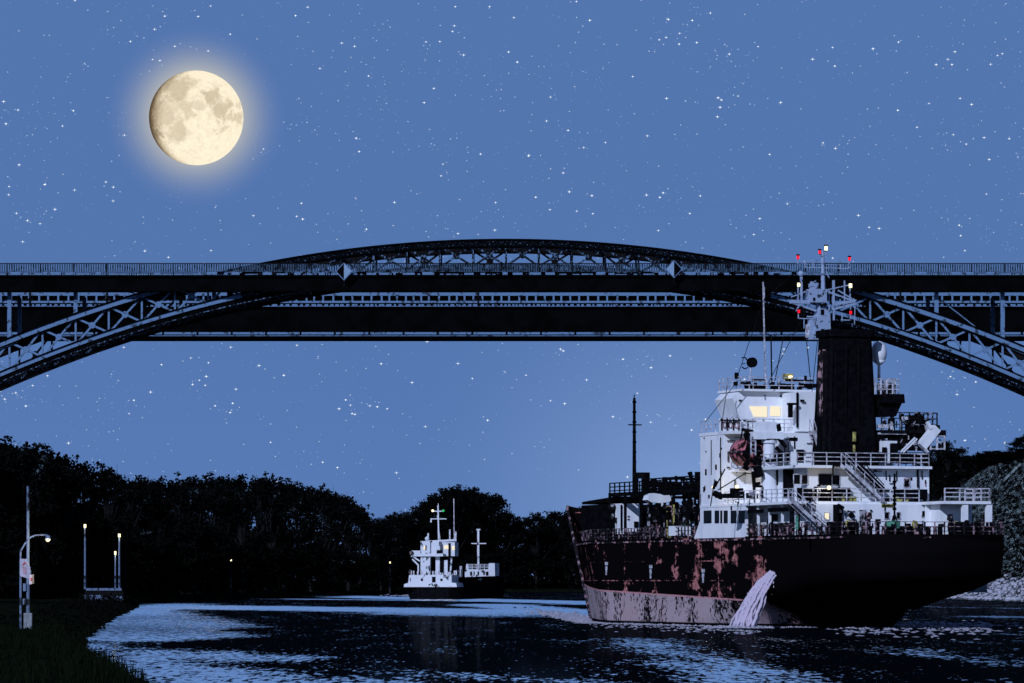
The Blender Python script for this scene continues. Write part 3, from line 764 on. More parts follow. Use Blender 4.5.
railing([(24.6, 6.2, ZR+.16), (29.2, 6.2, ZR+.16)], step=.9); railing([(24.6, 6.2, ZR+.16), (24.6, -5.9, ZR+.16)], step=1.2)
# monkey island kit
g = MB(); r = random.Random(8)
for x0, x1, y0, y1, d in ((750, 763, 386, 390, .8), (752, 764, 380, 382.5, .3), (771, 778, 386, 392, .7), (779, 783, 384, 391, .5), (783.5, 791, 384.5, 391.5, .7), (785, 796, 379.5, 382, .3), (797, 812, 380, 382.5, .4), (800, 812, 384, 388, .9), (734.5, 737.5, 374, 380, .3), (733.5, 736.5, 383, 387, .3)):
    aft(g, 25.4, x0, x1, y0, y1, d)
split(g, 'roof_box', M['black'], TK)
r3 = random.Random(14)
for i in range(30):
    px = r3.uniform(738, 808); h = r3.uniform(2, 10); w_ = r3.uniform(.8, 5)
    aft(MB(), 25.0+r3.uniform(0, 3), px, px+w_, 392-h, 392-h+r3.uniform(2, 5), .2).build('roof_box', M[r3.choice(('black', 'black', 'darkmix'))], TK)
for i in range(34):
    px = r3.uniform(744, 764); y = r3.uniform(432, 468); g = MB(); pbx = px+r3.uniform(-4, 4); uq = 17.9
    g.bar((uq, V(px, uq), Zs(y, uq, 0)), (uq, V(pbx, uq), Zs(y+r3.uniform(2, 9), uq, 0)), r3.choice((.15, .3, .45))); g.build('davit_fitting', M['black'], TK)
g = MB(); c = (26, V(751.5, 26), Zs(363.5, 26, 0)); g.cyl((25.7, c[1], c[2]), (26.1, c[1], c[2]), .44, n=20); so_ = g.build('satellite_dish', M['black'], TK)
g = MB(); g.path([(26, V(741.5, 26), Zs(359, 26, 0)), (26, V(745, 26), Zs(358.5, 26, 0)), (26, V(747, 26), Zs(361, 26, 0))], .09); g.bar((26, V(742, 26), Zs(365, 26, 0)), (26, V(745, 26), Zs(364.7, 26, 0)), .08)
g.path([(26, V(742, 26), Zs(368, 26, 0)), (26, V(744.5, 26), Zs(370, 26, 0)), (26, V(748, 26), Zs(368.5, 26, 0))], .09); g.build('dish_feed', M['black'], so_)
MB().cyl((26, V(751, 26), Zs(369, 26, 0)), (26, V(749, 26), ZR), .06).build('dish_mast', M['rail'], so_)
g = MB(); g.box(25.5, 26.1, V(785.5, 25.5), V(793, 25.5), Zs(379.5, 25.5, 0), Zs(374, 25.5, 0)); g.build('roof_lamp', M['yellow'], TK)
g = MB(); g.box(25.4, 25.5, V(788.5, 25.5), V(792, 25.5), Zs(378.5, 25.5, 0), Zs(376, 25.5, 0)); g.build('roof_lamp', M['bulb'], TK)
for x0, y0, x1, y1, w in ((763, 283, 765.5, 388, .10), (771, 336, 771.8, 388, .10), (783.5, 337, 774, 386, .06), (803, 305, 811, 385, .06), (764, 288, 764, 300, .1)):
    g = MB(); u = 25.6; g.bar((u, V(x0, u), Zs(y0, u, 0)), (u, V(x1, u), Zs(y1, u, 0)), w); split(g, 'antenna_stay', M['rail'] if x0 < 765 else M['dark'], TK)
g = MB(); u = 25.5; g.cyl((u, V(767, u), ZC+.2), (u, V(765.5, u), Zs(373, u, 0)), .12, .07); g.build('signal_mast', M['rail'], TK)
for px in (805.5,): 
    g = MB(); u = 21.5; g.cyl((u, V(px, u), Zs(376, u, 0)), (u, V(px, u), Zs(381, u, 0)), .12); g.build('roof_vent', M['black'], TK)
# boat deck and upper deck rails
railing([(9.3, 7.2, ZA), (9.3, -3.4, ZA)], step=1.3); railing([(9.3, 7.95, ZA), (25.5, 7.95, ZA)], step=1.2)
railing([(4.7, -3.5, ZA), (4.7, -7.6, ZA), (9.2, -7.6, ZA)], step=1.3, w=.08, pw=.1)
railing([(24, 7.3, ZB), (10.2, 7.3, ZB), (10.2, -4.75, ZB), (22, -4.75, ZB)], step=1.4)
g = MB(); g.box(10.3, 10.36, V(797, 10.3), V(791, 10.3), ZB, ZB+1.1); g.box(10.3, 10.36, V(814, 10.3), V(806, 10.3), ZB, ZB+1.1); split(g, 'rail_screen', M['white'], TK)
# stairs
def stair(name, p, q, w, n=8, m='rail', dark=None):
    p = Vector(p); q = Vector(q); g = MB()
    for s in (-w/2, w/2):
        o = Vector((0, s, 0)) if abs((q-p).y) < abs((q-p).x) else Vector((s, 0, 0))
        g.bar(p+o, q+o, .1, .28)
        for k in (1,):
            h = Vector((0, 0, 1.0)); g.bar(p+o+h, q+o+h, .06)
            for i in range(5): c = p.lerp(q, i/4)+o; g.bar(c, c+h, .05)
    so_ = g.build(name, M[m], TK)
    t = MB()
    for i in range(1, n):
        c = p.lerp(q, i/n)
        if abs((q-p).y) < abs((q-p).x): t.box(c.x-.12, c.x+.12, c.y-w/2, c.y+w/2, c.z-.02, c.z+.02)
        else: t.box(c.x-w/2, c.x+w/2, c.y-.12, c.y+.12, c.z-.02, c.z+.02)
    t.build('tread', M['dark'], so_)
u = 8.3; stair('stairway', (u+.9, V(848, u), ZB), (u+.9, V(886, u), ZA), .9, 10)
u = 7.6; stair('stairway', (u, V(790, u), ZA), (u, V(829, u), DK), .9, 10)
u = 20.0; stair('stairway', (u-2.2, V(801, u), ZC-.1), (u-2.2, V(812, u), ZB), .8, 9)
g = MB()
def pb(g, u, x0, y0, x1, y1, w): g.bar((u, V(x0, u), Zs(y0, u, 0)), (u, V(x1, u), Zs(y1, u, 0)), w)
pb(g, 9.0, 832, 470, 880, 500, .25) if False else None
pb(g, 10.0, 858, 466, 882, 490, .5); pb(g, 8.6, 792.5, 505, 814, 521, .55)
pb(g, 10.0, 833, 466, 846, 466, .12); pb(g, 10.0, 833, 466, 833, 485, .1); pb(g, 10.0, 846, 466, 864, 485, .3)
split(g, 'stair_soffit', M['black'], TK)
g = MB()
for a in ((866, 465, 884, 485), (861, 471, 866, 465), (871, 485, 877, 478), (800, 510, 812, 500), (812, 500, 822, 510), (815, 518, 822, 512), (822, 520, 830, 527)): pb(g, 9.1, *a, .07)
g.build('stair_brace', M['black'], TK)
for x0, x1, y0, y1, u_ in ((797, 811, 488.5, 499, 10.8), (821, 849, 488, 499, 10.8), (897, 926, 489, 499, 10.6), (812, 893, 452, 463, 13.0), (730, 742, 489, 499, 21.0), (783, 792, 470, 499, 14.0)):
    aft(MB(), u_, x0, x1, y0, y1, .3).build('dark_band', M['black'], TK)  # flat black bands set behind the deck rails
# boat deck clutter seen through the rails
g = MB(); r = random.Random(12)
for i in range(46):
    px = r.uniform(798, 925); w = r.uniform(1.2, 4); h = r.uniform(3, 9); u = r.uniform(9.8, 10.8)
    if 846 < px < 884: continue
    MB().box(u-.15, u+.15, V(px, u), V(px+w, u), ZA, ZA+h/12.2).build('deck_store', M[r.choice(('black', 'black', 'darkmix'))], TK)
g = MB()
for x0, x1 in ((828, 838), (842, 846), (850, 856), (896, 902), (906, 917)): g.box(10.3, 10.5, V(x0, 10.4), V(x1, 10.4), ZA, ZA+.45)
split(g, 'yellow_hose_box', M['yellow'], TK)
# port boat deck: crane pedestal, davits
u = 17.6; g = MB(); v = V(769, u)
g.cyl((u, v, ZA), (u, v, Zs(462, u, 0)), .66, n=20); g.cyl((u, v, Zs(462, u, 0)), (u, v, Zs(444, u, 0)), .50, n=20)
g.cyl((u, v, Zs(444, u, 0)), (u, v, Zs(441, u, 0)), .66, n=20); cr_ = g.build('crane_pedestal', M['white'], TK, False)
g = MB(); g.box(u-.6, u+.6, V(752, u), V(781, u), Zs(440.5, u, 0), Zs(433, u, 0)); g.box(u-.5, u+.5, V(757, u), V(774, u), Zs(433, u, 0), Zs(423, u, 0)); g.build('crane_house', M['white'], cr_)
g = MB(); g.bar((u-.7, V(763, u), Zs(462, u, 0)), (u-.7, V(775, u), Zs(461, u, 0)), .3, .25); g.bar((u-.6, V(764, u), Zs(440.5, u, 0)), (u-.6, V(777, u), Zs(440.5, u, 0)), .1); g.build('crane_ring', M['black'], cr_)
g = MB()
for a in ((755, 485, 760, 484, .25), (755, 487, 762, 487, .2), (757, 467, 759.5, 478, .55), (776, 455, 781, 462, .55), (777, 468, 780, 490, .4), (779, 440, 786, 448, .25), (776, 448, 783, 455, .25), (790, 440, 797, 440, .3), (778, 425, 779.5, 432, .3), (714, 494, 722, 498, .45), (723, 497, 733, 496, .35), (716, 482, 713.5, 490, .2)): pb(g, 17.2, *a)
split(g, 'hoist_fitting', M['black'], TK)
g = MB()
for a in ((710.5, 507, 713.5, 488, .07), (715.5, 488, 725, 470, .09), (718, 491, 744, 475, .08), (743, 474, 755, 475, .07)): pb(g, 17.9, *a)
split(g, 'davit_wire', M['black'], TK)
g = MB()
for k in range(16):
    px = 716+k*4.6; h = rnd.uniform(4, 10); pb(g, 17.5, px, 499, px, 499-h, rnd.choice((.12, .2, .3)))
split(g, 'winch_fitting', M['darkmix'], TK)
g = MB()
for px in (751, 755.5): pb(g, 17.3, px, 436, px, 456, .1)
for y in (438, 442, 446, 450, 454): pb(g, 17.3, 751, y, 755.5, y, .08)
g.build('boat_ladder', M['rail'], TK)
for px, py, u in ((712.3, 487.5, 24.5), (735.5, 487, 22), (827.5, 487.8, 9.2)):
    g = MB(); v = V(px, u)
    g.sph((u-.3, v, Zs(py, u, v)), .17); o = g.build('deck_light', M['bulb'], TK)
    pl = bpy.data.lights.new('deck_light_source', 'POINT'); pl.energy = 45; pl.color = (1, .85, .6); pl.shadow_soft_size = .15
    po = bpy.data.objects.new('deck_light_source', pl); C.objects.link(po); po.parent = TK; po.location = (u-.75, v+.35, Zs(py, u, v)+.05)
# funnel
g = MB(); zt_ = Zs(333, 16.6, 0)
def ring(z, hu, hv, r_): 
    out = []
    for cx_, cy_, a0 in ((hu-r_, hv-r_, 0), (-hu+r_, hv-r_, 90), (-hu+r_, -hv+r_, 180), (hu-r_, -hv+r_, 270)):
        for k in range(5): a = R(a0+k*22.5); out.append((16.6+cx_+r_*math.cos(a), cy_+r_*math.sin(a), z))
    return out
rs = [ring(ZB, 2.2, 2.35, .6), ring(ZB+5, 1.75, 2.2, .55), ring(zt_-.4, 1.5, 1.95, .5), ring(zt_-.4, 1.7, 2.15, .55), ring(zt_+.2, 1.7, 2.15, .55)]
for a, b in zip(rs, rs[1:]): n = len(a); g.add(a+b, [(i, (i+1) % n, n+(i+1) % n, n+i) for i in range(n)])
g.add(rs[-1], [tuple(range(len(rs[-1])))])
fn = g.build('funnel', M['black'], TK)
g = MB(); g.box(16.2, 17.3, 1.98, 2.22, Zs(440, 17, 2), Zs(350, 17, 2)); g.build('funnel_emblem', M['pinkmix'], fn)
g = MB(); g.box(15.6, 15.8, 2.0, 2.45, ZB+.5, Zs(352, 17, 2)); g.build('funnel_ladder', M['dark'], fn)
g = MB()
for a in ((831, 349, 831, 440), (846, 345, 846, 430), (858, 345, 859, 440)): pb(g, 14.65, *a, .05)
g.build('funnel_seam', M['dark'], fn)
g = MB(); aft(g, 14.3, 852.6, 855.8, 432, 441.5, .05); aft(g, 14.3, 853, 855, 445, 452, .05); split(g, 'funnel_plate', M['yellow'], fn)
# starboard gear behind the funnel
g = MB(); aft(g, 13.6, 879.5, 891, 441, 463, 1.2); g.build('store_locker', M['white'], TK)
g = MB(); aft(g, 12.3, 882, 886.5, 447, 463, .05); aft(g, 12.3, 890, 896, 443, 463, .4); aft(g, 13, 897, 928, 452, 463, .6); split(g, 'locker_door', M['black'], TK)
g = MB(); g.prism([(V(874, 16), Zs(403, 16, 0)), (V(897.5, 16), Zs(403, 16, 0)), (V(896.5, 16), Zs(394, 16, 0)), (V(874, 16), Zs(394, 16, 0))], 0, 14.5, 18)
g.prism([(V(874, 16), Zs(416, 16, 0)), (V(891, 16), Zs(416, 16, 0)), (V(897, 16), Zs(402.5, 16, 0)), (V(874, 16), Zs(402.5, 16, 0))], 0, 15, 17.6); lp = g.build('lookout_platform', M['black'], TK)
g = MB(); v0, v1 = V(873, 15), V(896.5, 15); z = Zs(394, 15, 0); rail(g, [(14.6, v0, z), (14.6, v1, z), (17.9, v1, z)], 1.3, 3, .6, .07, .1); g.build('platform_railing', M['rail'], lp)
g = MB(); aft(g, 16, 877, 893, 382, 393.5, .3); g.build('platform_gear', M['darkmix'], lp)
g = MB(); c = V(879, 17); g.cyl((17, c, Zs(380, 17, 0)), (17, c, Zs(362, 17, 0)), .13, n=10); g.cyl((17, c-.0, Zs(364, 17, 0)), (17, c, Zs(360, 17, 0)), .2, .6, n=14); g.sph((17, c, Zs(352, 17, 0)), .68, .68, 1.0, 18, 12); g.build('radome', M['white'], TK, True)
box('starboard_deck', M['dark'], 15.0, 22.4, -8.0, -2.6, ZC-.3, ZC-.05)
g = MB(); aft(g, 16.0, 876, 929, 435, 450, .5); g.build('starboard_gear', M['black'], TK)
g = MB(); aft(g, 15.4, 876, 905, 432.2, 434, .3); aft(g, 15.4, 880, 886, 438, 440, .3); aft(g, 15.4, 900, 906, 416, 419, .4); aft(g, 15.4, 877, 886, 424, 428, .5); split(g, 'edge_plate', M['rail'], TK)
g = MB(); rail(g, [(15.1, -2.7, ZC-.05), (15.1, -7.9, ZC-.05), (22, -7.9, ZC-.05)], 1.5, 3, .9, .08, .1); g.build('railing', M['darkmix'], TK)
g = MB()
for x0, x1, y0, y1 in ((914.5, 918.5, 411, 419), (899, 902, 413, 417), (905, 912, 415, 432), (915, 922, 416, 440), (921, 926, 419, 445), (935, 938, 424, 430), (936, 944, 429, 436), (888, 893, 418, 432)): aft(g, 15.6, x0, x1, y0, y1, .4)
split(g, 'davit_fitting', M['black'], TK)
g = MB(); pb(g, 12.5, 921, 446, 936, 427, .75); pb(g, 12.2, 927, 421, 931, 428, .25); pb(g, 12.4, 900, 452, 915, 437, .12); pb(g, 12.4, 903, 452, 917, 438, .12); g.build('rescue_ramp', M['white'], TK)
u = 12.3; g = MB()
for y in (435, 441, 448): pb(g, u, 930, y, 945, y, .09)
for x in (930.5, 937, 944.5): pb(g, u, x, 435, x, 449, .12)
g.build('rescue_cage', M['rail'], TK)
g = MB(); aft(g, 13.0, 936, 940, 443, 449, .3); g.build('cage_float', M['pinkmix'], TK)
# aft flagstaff/mast on poop
g = MB(); u = 4.0; pb(g, u, 894.5, 538, 894.5, 474, .13); pb(g, u, 888, 533, 894, 515, .09); pb(g, u, 901, 533, 895, 515, .09)
for y in (482, 488, 496, 504, 509): pb(g, u, 893, y, 896, y, .2)
g.build('stern_mast', M['black'], TK)
# poop machinery along the deck edge
kinds = []
r = random.Random(31)
def winch(u, v, s):
    g = MB(); g.box(u-.5*s, u+.5*s, v-.6*s, v+.6*s, DK, DK+.25); g.cyl((u, v-.55*s, DK+.65*s), (u, v+.55*s, DK+.65*s), .42*s, n=14)
    for k in (-.6, .6): g.cyl((u, v+k*s, DK+.65*s), (u, v+k*s*1.15, DK+.65*s), .58*s, n=14)
    g.build('mooring_winch', M['pinkmix'] if r.random() < .5 else M['black'], TK)
def bollard(u, v):
    g = MB()
    for k in (-.28, .28): g.cyl((u, v+k, DK), (u, v+k, DK+.7), .16, n=10); g.cyl((u, v+k, DK+.7), (u, v+k, DK+.8), .22, n=10)
    g.box(u-.25, u+.25, v-.55, v+.55, DK, DK+.08); g.build('bollard', M['pinkmix'], TK)
def ventil(u, v, h, m):
    g = MB(); g.cyl((u, v, DK), (u, v, DK+h*.75), .14, n=10); g.cyl((u, v, DK+h*.72), (u, v, DK+h), .26, .22, n=10); g.build('deck_ventilator', M[m], TK)
for px in range(752, 998, 9):
    u = r.uniform(2.0, 6.0) if px > 806 else None
    if u is None: v = 7.2; u = U(px, v)
    else: v = V(px, u)
    if abs(v) > halfb(u, DK)[0]-.5: continue
    k = r.random()
    if k < .25: winch(u, v, r.uniform(.8, 1.1))
    elif k < .5: bollard(u, v)
    else: ventil(u, v, r.uniform(.9, 1.9), r.choice(('pinkmix', 'black', 'darkmix', 'black')))
g = MB()
for i in range(60):
    px = r.uniform(806, 996); u = r.uniform(1.5, 5); v = V(px, u)
    if abs(v) < halfb(u, DK)[0]-.3: MB().box(u-.1, u+.1, v, v+r.uniform(.08, .5), DK, DK+r.uniform(.5, 1.15)).build('deck_locker', M['black'], TK)
g = MB(); g.cyl((4, V(797, 4), DK+.5), (4, V(797, 4), DK+1.6), .14, n=8); g.cyl((3, V(893, 3), DK+.6), (3, V(893, 3), DK+1.2), .6, n=14); g.build('hose_reel', M['green'], TK)
for px in (848, 915, 956): 
    g = MB(); v = V(px, 3.5); g.cyl((3.5, v, DK), (3.5, v, DK+.9), .2, n=10); g.sph((3.5, v, DK+1.0), .26, n=10, m=6); g.build('yellow_ventilator', M['yellow'], TK)
# main radar mast above the funnel
mu = 21.0
def mp(px, py): return (mu, V(px, mu), Zs(py, mu, 0))
g = MB()
g.prism([mp(811.5, 335)[1:], mp(828.5, 335)[1:], mp(827.5, 306)[1:], mp(819, 303)[1:]], 0, mu-.5, mu+.5)
g.box(mu-.6, mu+.6, V(808.5, mu), V(824, mu), Zs(303, mu, 0), Zs(289.5, mu, 0))
g.prism([mp(808, 340)[1:], mp(817, 340)[1:], mp(812, 320)[1:], mp(809.5, 320)[1:]], 0, mu-.35, mu+.35)
mast = g.build('radar_mast', M['mastgrey'], TK)
g = MB(); aft(g, mu-.5, 820.7, 824, 309.5, 315, .03); aft(g, mu-.5, 821, 824, 329, 334, .03); aft(g, mu-.6, 819, 826, 304, 306, .2); aft(g, mu-.6, 813, 815, 298, 301, .05); split(g, 'mast_opening', M['black'], mast)
g = MB(); g.cyl(mp(823.3, 303), mp(822.6, 252), .22, .13, n=10); g.build('topmast', M['mastgrey'], mast)
g = MB()
for a in ((790, 302.5, 812, 302.5, .4), (833, 304, 856, 300, .32), (791, 298, 808, 291, .12), (790, 303, 816, 311, .22), (829, 310, 855, 303, .24), (826, 291, 852, 300, .2), (856, 304, 853, 298, .2),
          (829, 289, 829, 301, .12), (833.5, 280, 833.5, 320, .22), (844.5, 280, 844.5, 302, .12), (838, 290, 852, 298, .14), (826, 290, 850, 284, .12),
          (801.3, 277, 801.3, 303, .22), (798, 285, 798, 304, .10), (850, 284, 850, 301, .12), (798.3, 303, 798.3, 319, .10), (798.3, 319, 815, 319, .10), (850.5, 303, 850.5, 320, .1), (841, 319.5, 850.5, 319.5, .12), (842, 313, 842, 320, .1), (804, 319, 804, 329, .08), (807, 317, 814, 317, .16),
          (805, 260, 805, 268, .1), (805, 267.8, 848, 267.8, .12), (805, 261, 840, 261, .06), (813, 260, 813, 267, .08), (840.5, 260, 840.5, 268, .1), (797.5, 259, 797.5, 267, .1), (849, 259, 849, 268, .1), (797.5, 264.5, 849, 264.5, .05), (819, 254.4, 826, 254.4, .12), (825.6, 250, 825.6, 254.4, .12), (826, 271, 829, 278, .1), (800, 303, 796, 312, .08), (855, 303, 854.5, 324, .08)):
    pb(g, mu, *a[:4], a[4]*.78)
ya = g.build('mast_yard', M['mastgrey'], mast)
g = MB(); g.sph(mp(801, 274.5), .26, n=12); g.build('radome', M['mastgrey'], mast)
g = MB()
for a in ((809, 286, 818, 285, .3), (812, 282, 812, 289, .25), (815, 281, 819, 290, .15), (810, 288, 817, 289, .3)): pb(g, mu-.3, *a)
g.build('radar_scanner', M['mastgrey'], mast)
g = MB(); g.box(mu-.15, mu+.15, V(806, mu), V(812, mu), Zs(338, mu, 0), Zs(325, mu, 0)); g.build('mast_ladder', M['rail'], mast)
for px, py, m, s in ((797.5, 258.2, 'redl', .14), (849, 258.2, 'redl', .14), (819.2, 252.3, 'redl', .14), (825.6, 248.3, 'bulb', .17), (798.2, 285.5, 'bulb', .15), (850, 285, 'bulb', .17), (798.4, 312, 'redl', .13), (850.2, 312, 'redl', .13)):
    g = MB(); c = mp(px, py); g.cyl((c[0]-.1, c[1], c[2]-s), (c[0]-.1, c[1], c[2]+s), s*.8, n=10); l = g.build('navigation_light', M[m], TK)
    g = MB(); g.cyl((c[0]-.1, c[1], c[2]+s), (c[0]-.1, c[1], c[2]+s+.12), s*1.1, n=10); g.build('lamp_cap', M['black'], l)
# forward deck
def fb(name, m, px0, px1, y0, y1, v, dep):
    u = U((px0+px1)/2, v); 
    return MB().box(u, u+dep, V(px0, u), V(px1, u), Zs(y1, u, v), Zs(y0, u, v)).build(name, M[m], TK)
fb('pump_house', 'white', 620.5, 641, 503.5, 534, 2.0, 2.5)
u = U(631, 2.0); g = MB(); aft(g, u, 634, 638, 521.5, 527.5, .06); aft(g, u, 627.5, 629.5, 516, 517, .04); aft(g, u, 627.5, 629.5, 519, 520, .04); aft(g, u, 620.5, 622, 505, 531, .05); split(g, 'pump_house_fitting', M['black'], TK)
UE = U(582, 2.0); g = MB(); us = [62.0, 79.3]; zc0, zc1 = Zs(496.5, 62, 0), Zs(503, 78.7, 0)
g.add([(62, 3, zc0-.5), (UE, 2.0, zc1-.25), (UE, -2.0, zc1-.25), (62, -3, zc0-.5), (62, 3, zc0), (UE, 2.0, zc1), (UE, -2.0, zc1), (62, -3, zc0)],
      [(0,3,2,1),(4,5,6,7),(0,1,5,4),(1,2,6,5),(2,3,7,6),(3,0,4,7)])
g.build('forecastle_deck', M['black'], TK)
box('forecastle_store', M['black'], 62, 68, -4.6, 4.2, DK, 11.2)
g = MB()
for i in range(26):
    px = r.uniform(588, 618); u = U(px, 3.0); h = r.uniform(10, 30); y = r.uniform(505, 530); pb(g, u, px, y, px, min(536, y+h*.4), r.choice((.1, .15, .3)))
for c in ((612, 507), (611, 517), (606, 513)): u = U(c[0], 3.4); g.sph((u, V(c[0], u), Zs(c[1], u, 3)), .38, n=8, m=6)
split(g, 'windlass_fitting', M['darkmix'], TK)
u = U(634.3, 0); g = MB(); z0 = Zs(497, u, 0)
g.cyl((u, 0, DK), (u, 0, Zs(398, u, 0)), .24, .13, n=10); pb(g, u, 628.5, 424.8, 641.5, 424.8, .12)
for k in range(9): y = 402+k*10; pb(g, u, 632.8, y, 636, y, .2)
g.cyl((u, 0, Zs(399, u, 0)), (u, 0, Zs(394.5, u, 0)), .05, n=6); fmst = g.build('foremast', M['black'], TK)
g = MB(); u = U(642.5, 0); v = V(643, u)
g.cyl((u, v, Zs(478.5, u, 0)), (u, v, Zs(472.5, u, 0)), .66, n=16); g.cyl((u, v-.25, Zs(497, u, 0)), (u, v-.25, Zs(478.5, u, 0)), .34, n=12); g.box(u-.1, u+.1, v+.5, v+.75, Zs(497, u, 0), Zs(478, u, 0)); g.box(u-.8, u+.8, v-.9, v+1.0, Zs(497.5, u, 0), Zs(493.5, u, 0)); g.build('vent_tower', M['black'], TK)
# awning
g = MB(); u = U(659, 4.6); P = [(647.5, 500), (649, 495.5), (654, 493.2), (660, 494), (666, 496), (671, 494.6), (671, 501.5), (664, 503), (662, 506.5), (661.5, 503), (652, 502.5)]
g.prism([(V(a, u), Zs(b, u, 4.6)) for a, b in P], 0, u, u+1.2); g.build('winch_cover', M['white'], TK)
fb('hose_locker', 'white', 672.5, 690.8, 526, 535.8, 7.3, .9)
# elevated pipe rack / manifold between the mast and the house
g = MB()
zr0 = 12.1
for v in (.3, 3.6): g.bar((34, v, zr0), (62, v, zr0), .3, .35)
for uu in range(34, 63, 4):
    for v in (.3, 3.6): g.bar((uu, v, DK), (uu, v, zr0), .22)
    g.bar((uu, .3, zr0-.5), (uu, 3.6, zr0-.5), .18)
g.build('catwalk', M['black'], TK)
g = MB(); rail(g, [(34, 3.6, zr0), (62, 3.6, zr0)], 1.1, 3, 1.3, .1, .11); rail(g, [(34, .3, zr0), (62, .3, zr0)], 1.5, 3, 1.7, .12, .12); g.build('catwalk_railing', M['black'], TK)
for i in range(5):
    g = MB(); v = -2.5+i*1.2; z = DK+.8+.25*(i % 2); g.cyl((32, v, z), (64, v, z), .2, n=8)
    for k in range(6): g.cyl((34+k*5.5, v, DK), (34+k*5.5, v, z), .1, n=6)
    g.build('cargo_pipe', M['darkmix'], TK)
for i in range(54):
    px = r.uniform(646, 700); u = U(px, r.uniform(1, 6)); 
    pass
def cluster(name, m, n, seed, ylo, yhi, x0=646, x1=699, v0=1.5, v1=6.5):
    r2 = random.Random(seed)
    for i in range(n):
        px = r2.uniform(x0, x1); v = r2.uniform(v0, v1); u = U(px, v); y = r2.uniform(ylo, yhi); L2 = r2.uniform(4, 22); g = MB()
        if r2.random() < .7: pb(g, u, px, y, px, min(537, y+L2), r2.choice((.08, .12, .2)))
        else: g.cyl((u, v, Zs(y, u, v)), (u+.4, v, Zs(y, u, v)), r2.uniform(.2, .4), n=10)
        g.build(name, M[m], TK)
cluster('valve', 'darkmix', 46, 5, 503, 530); cluster('pipe_support', 'black', 60, 6, 500, 520); cluster('manifold_pipe', 'pinkmix', 30, 9, 498, 530)
cluster('tank_vent', 'black', 34, 10, 480, 492, 652, 700, 0, 4)
for px, y0, y1 in ((667.3, 506, 527), (673.8, 505, 526)):
    u = U(px, 5); g = MB(); pb(g, u, px, y0, px, y1, .12); g.build('yellow_post', M['yellow'], TK)
u = U(669, 6); g = MB(); pb(g, u, 668, 529, 670, 538, .3); pb(g, u, 671, 528, 668, 538, .12); g.build('yellow_ladder', M['yellow'], TK)
u = U(688, 5); g = MB(); g.box(u, u+.4, V(685.5, u), V(692, u), Zs(525, u, 5), Zs(520, u, 5)); g.build('green_valve', M['green'], TK)
for x0, y0, x1, y1, w in ((664, 478, 664, 492, .2), (663, 478.5, 699, 479.5, .22), (676, 476, 676, 481, .2), (683, 477.5, 684.5, 481, .3), (690, 472, 694, 494, .3), (697.5, 472, 698, 500, .4), (650, 482.5, 675, 482.5, .2), (688, 474, 692, 473, .2)):
    v = 2.0; u = U((x0+x1)/2, v); g = MB(); pb(g, u, x0, y0, x1, y1, w); g.build('hose_derrick', M['black'], TK)
for px in (653, 660, 667, 685, 693):
    v = 2.5; u = U(px, v); g = MB(); pb(g, u, px, 483, px, 498, .3); g.box(u, u+.6, V(px, u), V(px+4, u), Zs(497, u, v), Zs(490, u, v)); g.build('tank_vent', M['black'], TK)

# discharge stream
def jet():
    g = MB(); u0, v0, z0 = 13.7, 7.0, 4.75
    r2 = random.Random(5); n = 5
    for k in range(190):
        e = abs(r2.gauss(0, .16)); sp = 3.5-e*2.2; du = r2.gauss(0, .20); dz = r2.gauss(0, .10); rad = r2.uniform(.025, .07); tm = 1 if r2.random() < .75 else r2.uniform(.35, .9)
        rings = []
        for i in range(17):
            t = i/16*tm; v = v0+.2+sp*t**.9; z = z0+dz*(1+t)-5.0*t**1.75; uu = u0+du*(1+2.6*t)+.9*t+e*t; w = mnoise.noise(Vector((k*3.1, t*7, 2)))*.34*t+mnoise.noise(Vector((k*.3, t*5, 8)))*.25*t
            rr_ = rad*(1+1.0*t)*(1-.7*(i == 16)); rings.append([(uu+w+rr_*1.5*math.cos(a), v+w+rr_*math.sin(a), z+rr_*.6*math.cos(a)) for a in [2*math.pi*m_/n for m_ in range(n)]])
        for a, b in zip(rings, rings[1:]): g.add(a+b, [(i, (i+1) % n, n+(i+1) % n, n+i) for i in range(n)])
    core = []
    for i in range(17):
        t = i/16; v = v0+.2+3.1*t**.9; z = z0-5.0*t**1.75-.1; uu = u0+.9*t; q = .22+.30*t
        core.append([(uu+q*1.9*math.cos(a)*(1+.2*mnoise.noise(Vector((a, t*4, 1)))), v+q*.9*math.sin(a)*(1+.3*mnoise.noise(Vector((a*2, t*6, 5)))), z+q*.3*math.cos(a)) for a in [2*math.pi*m_/16 for m_ in range(16)]])
    for a, b in zip(core, core[1:]): g.add(a+b, [(i, (i+1) % 16, 16+(i+1) % 16, 16+i) for i in range(16)])
    for i in range(1500):
        t = r2.uniform(.1, 1)**.6; s_ = r2.uniform(.015, .06); z = z0-5.0*t**1.75-abs(r2.gauss(0, .3)); v = v0+.2+(3.5-abs(r2.gauss(0, .5)))*t**.9
        if z > 0: g.sph((u0+1.6*t+r2.gauss(0, .6), v, z), s_, s_, s_*1.8, 5, 4)
    o = g.build('water_jet', M['jet'], None, True); o.location = (OX, OY, 0); o.rotation_euler = (0, 0, R(90)+TH)
    tag(o, 'pale stream of discharge water arcing from the tanker hull into the canal', 'water jet')
jet()
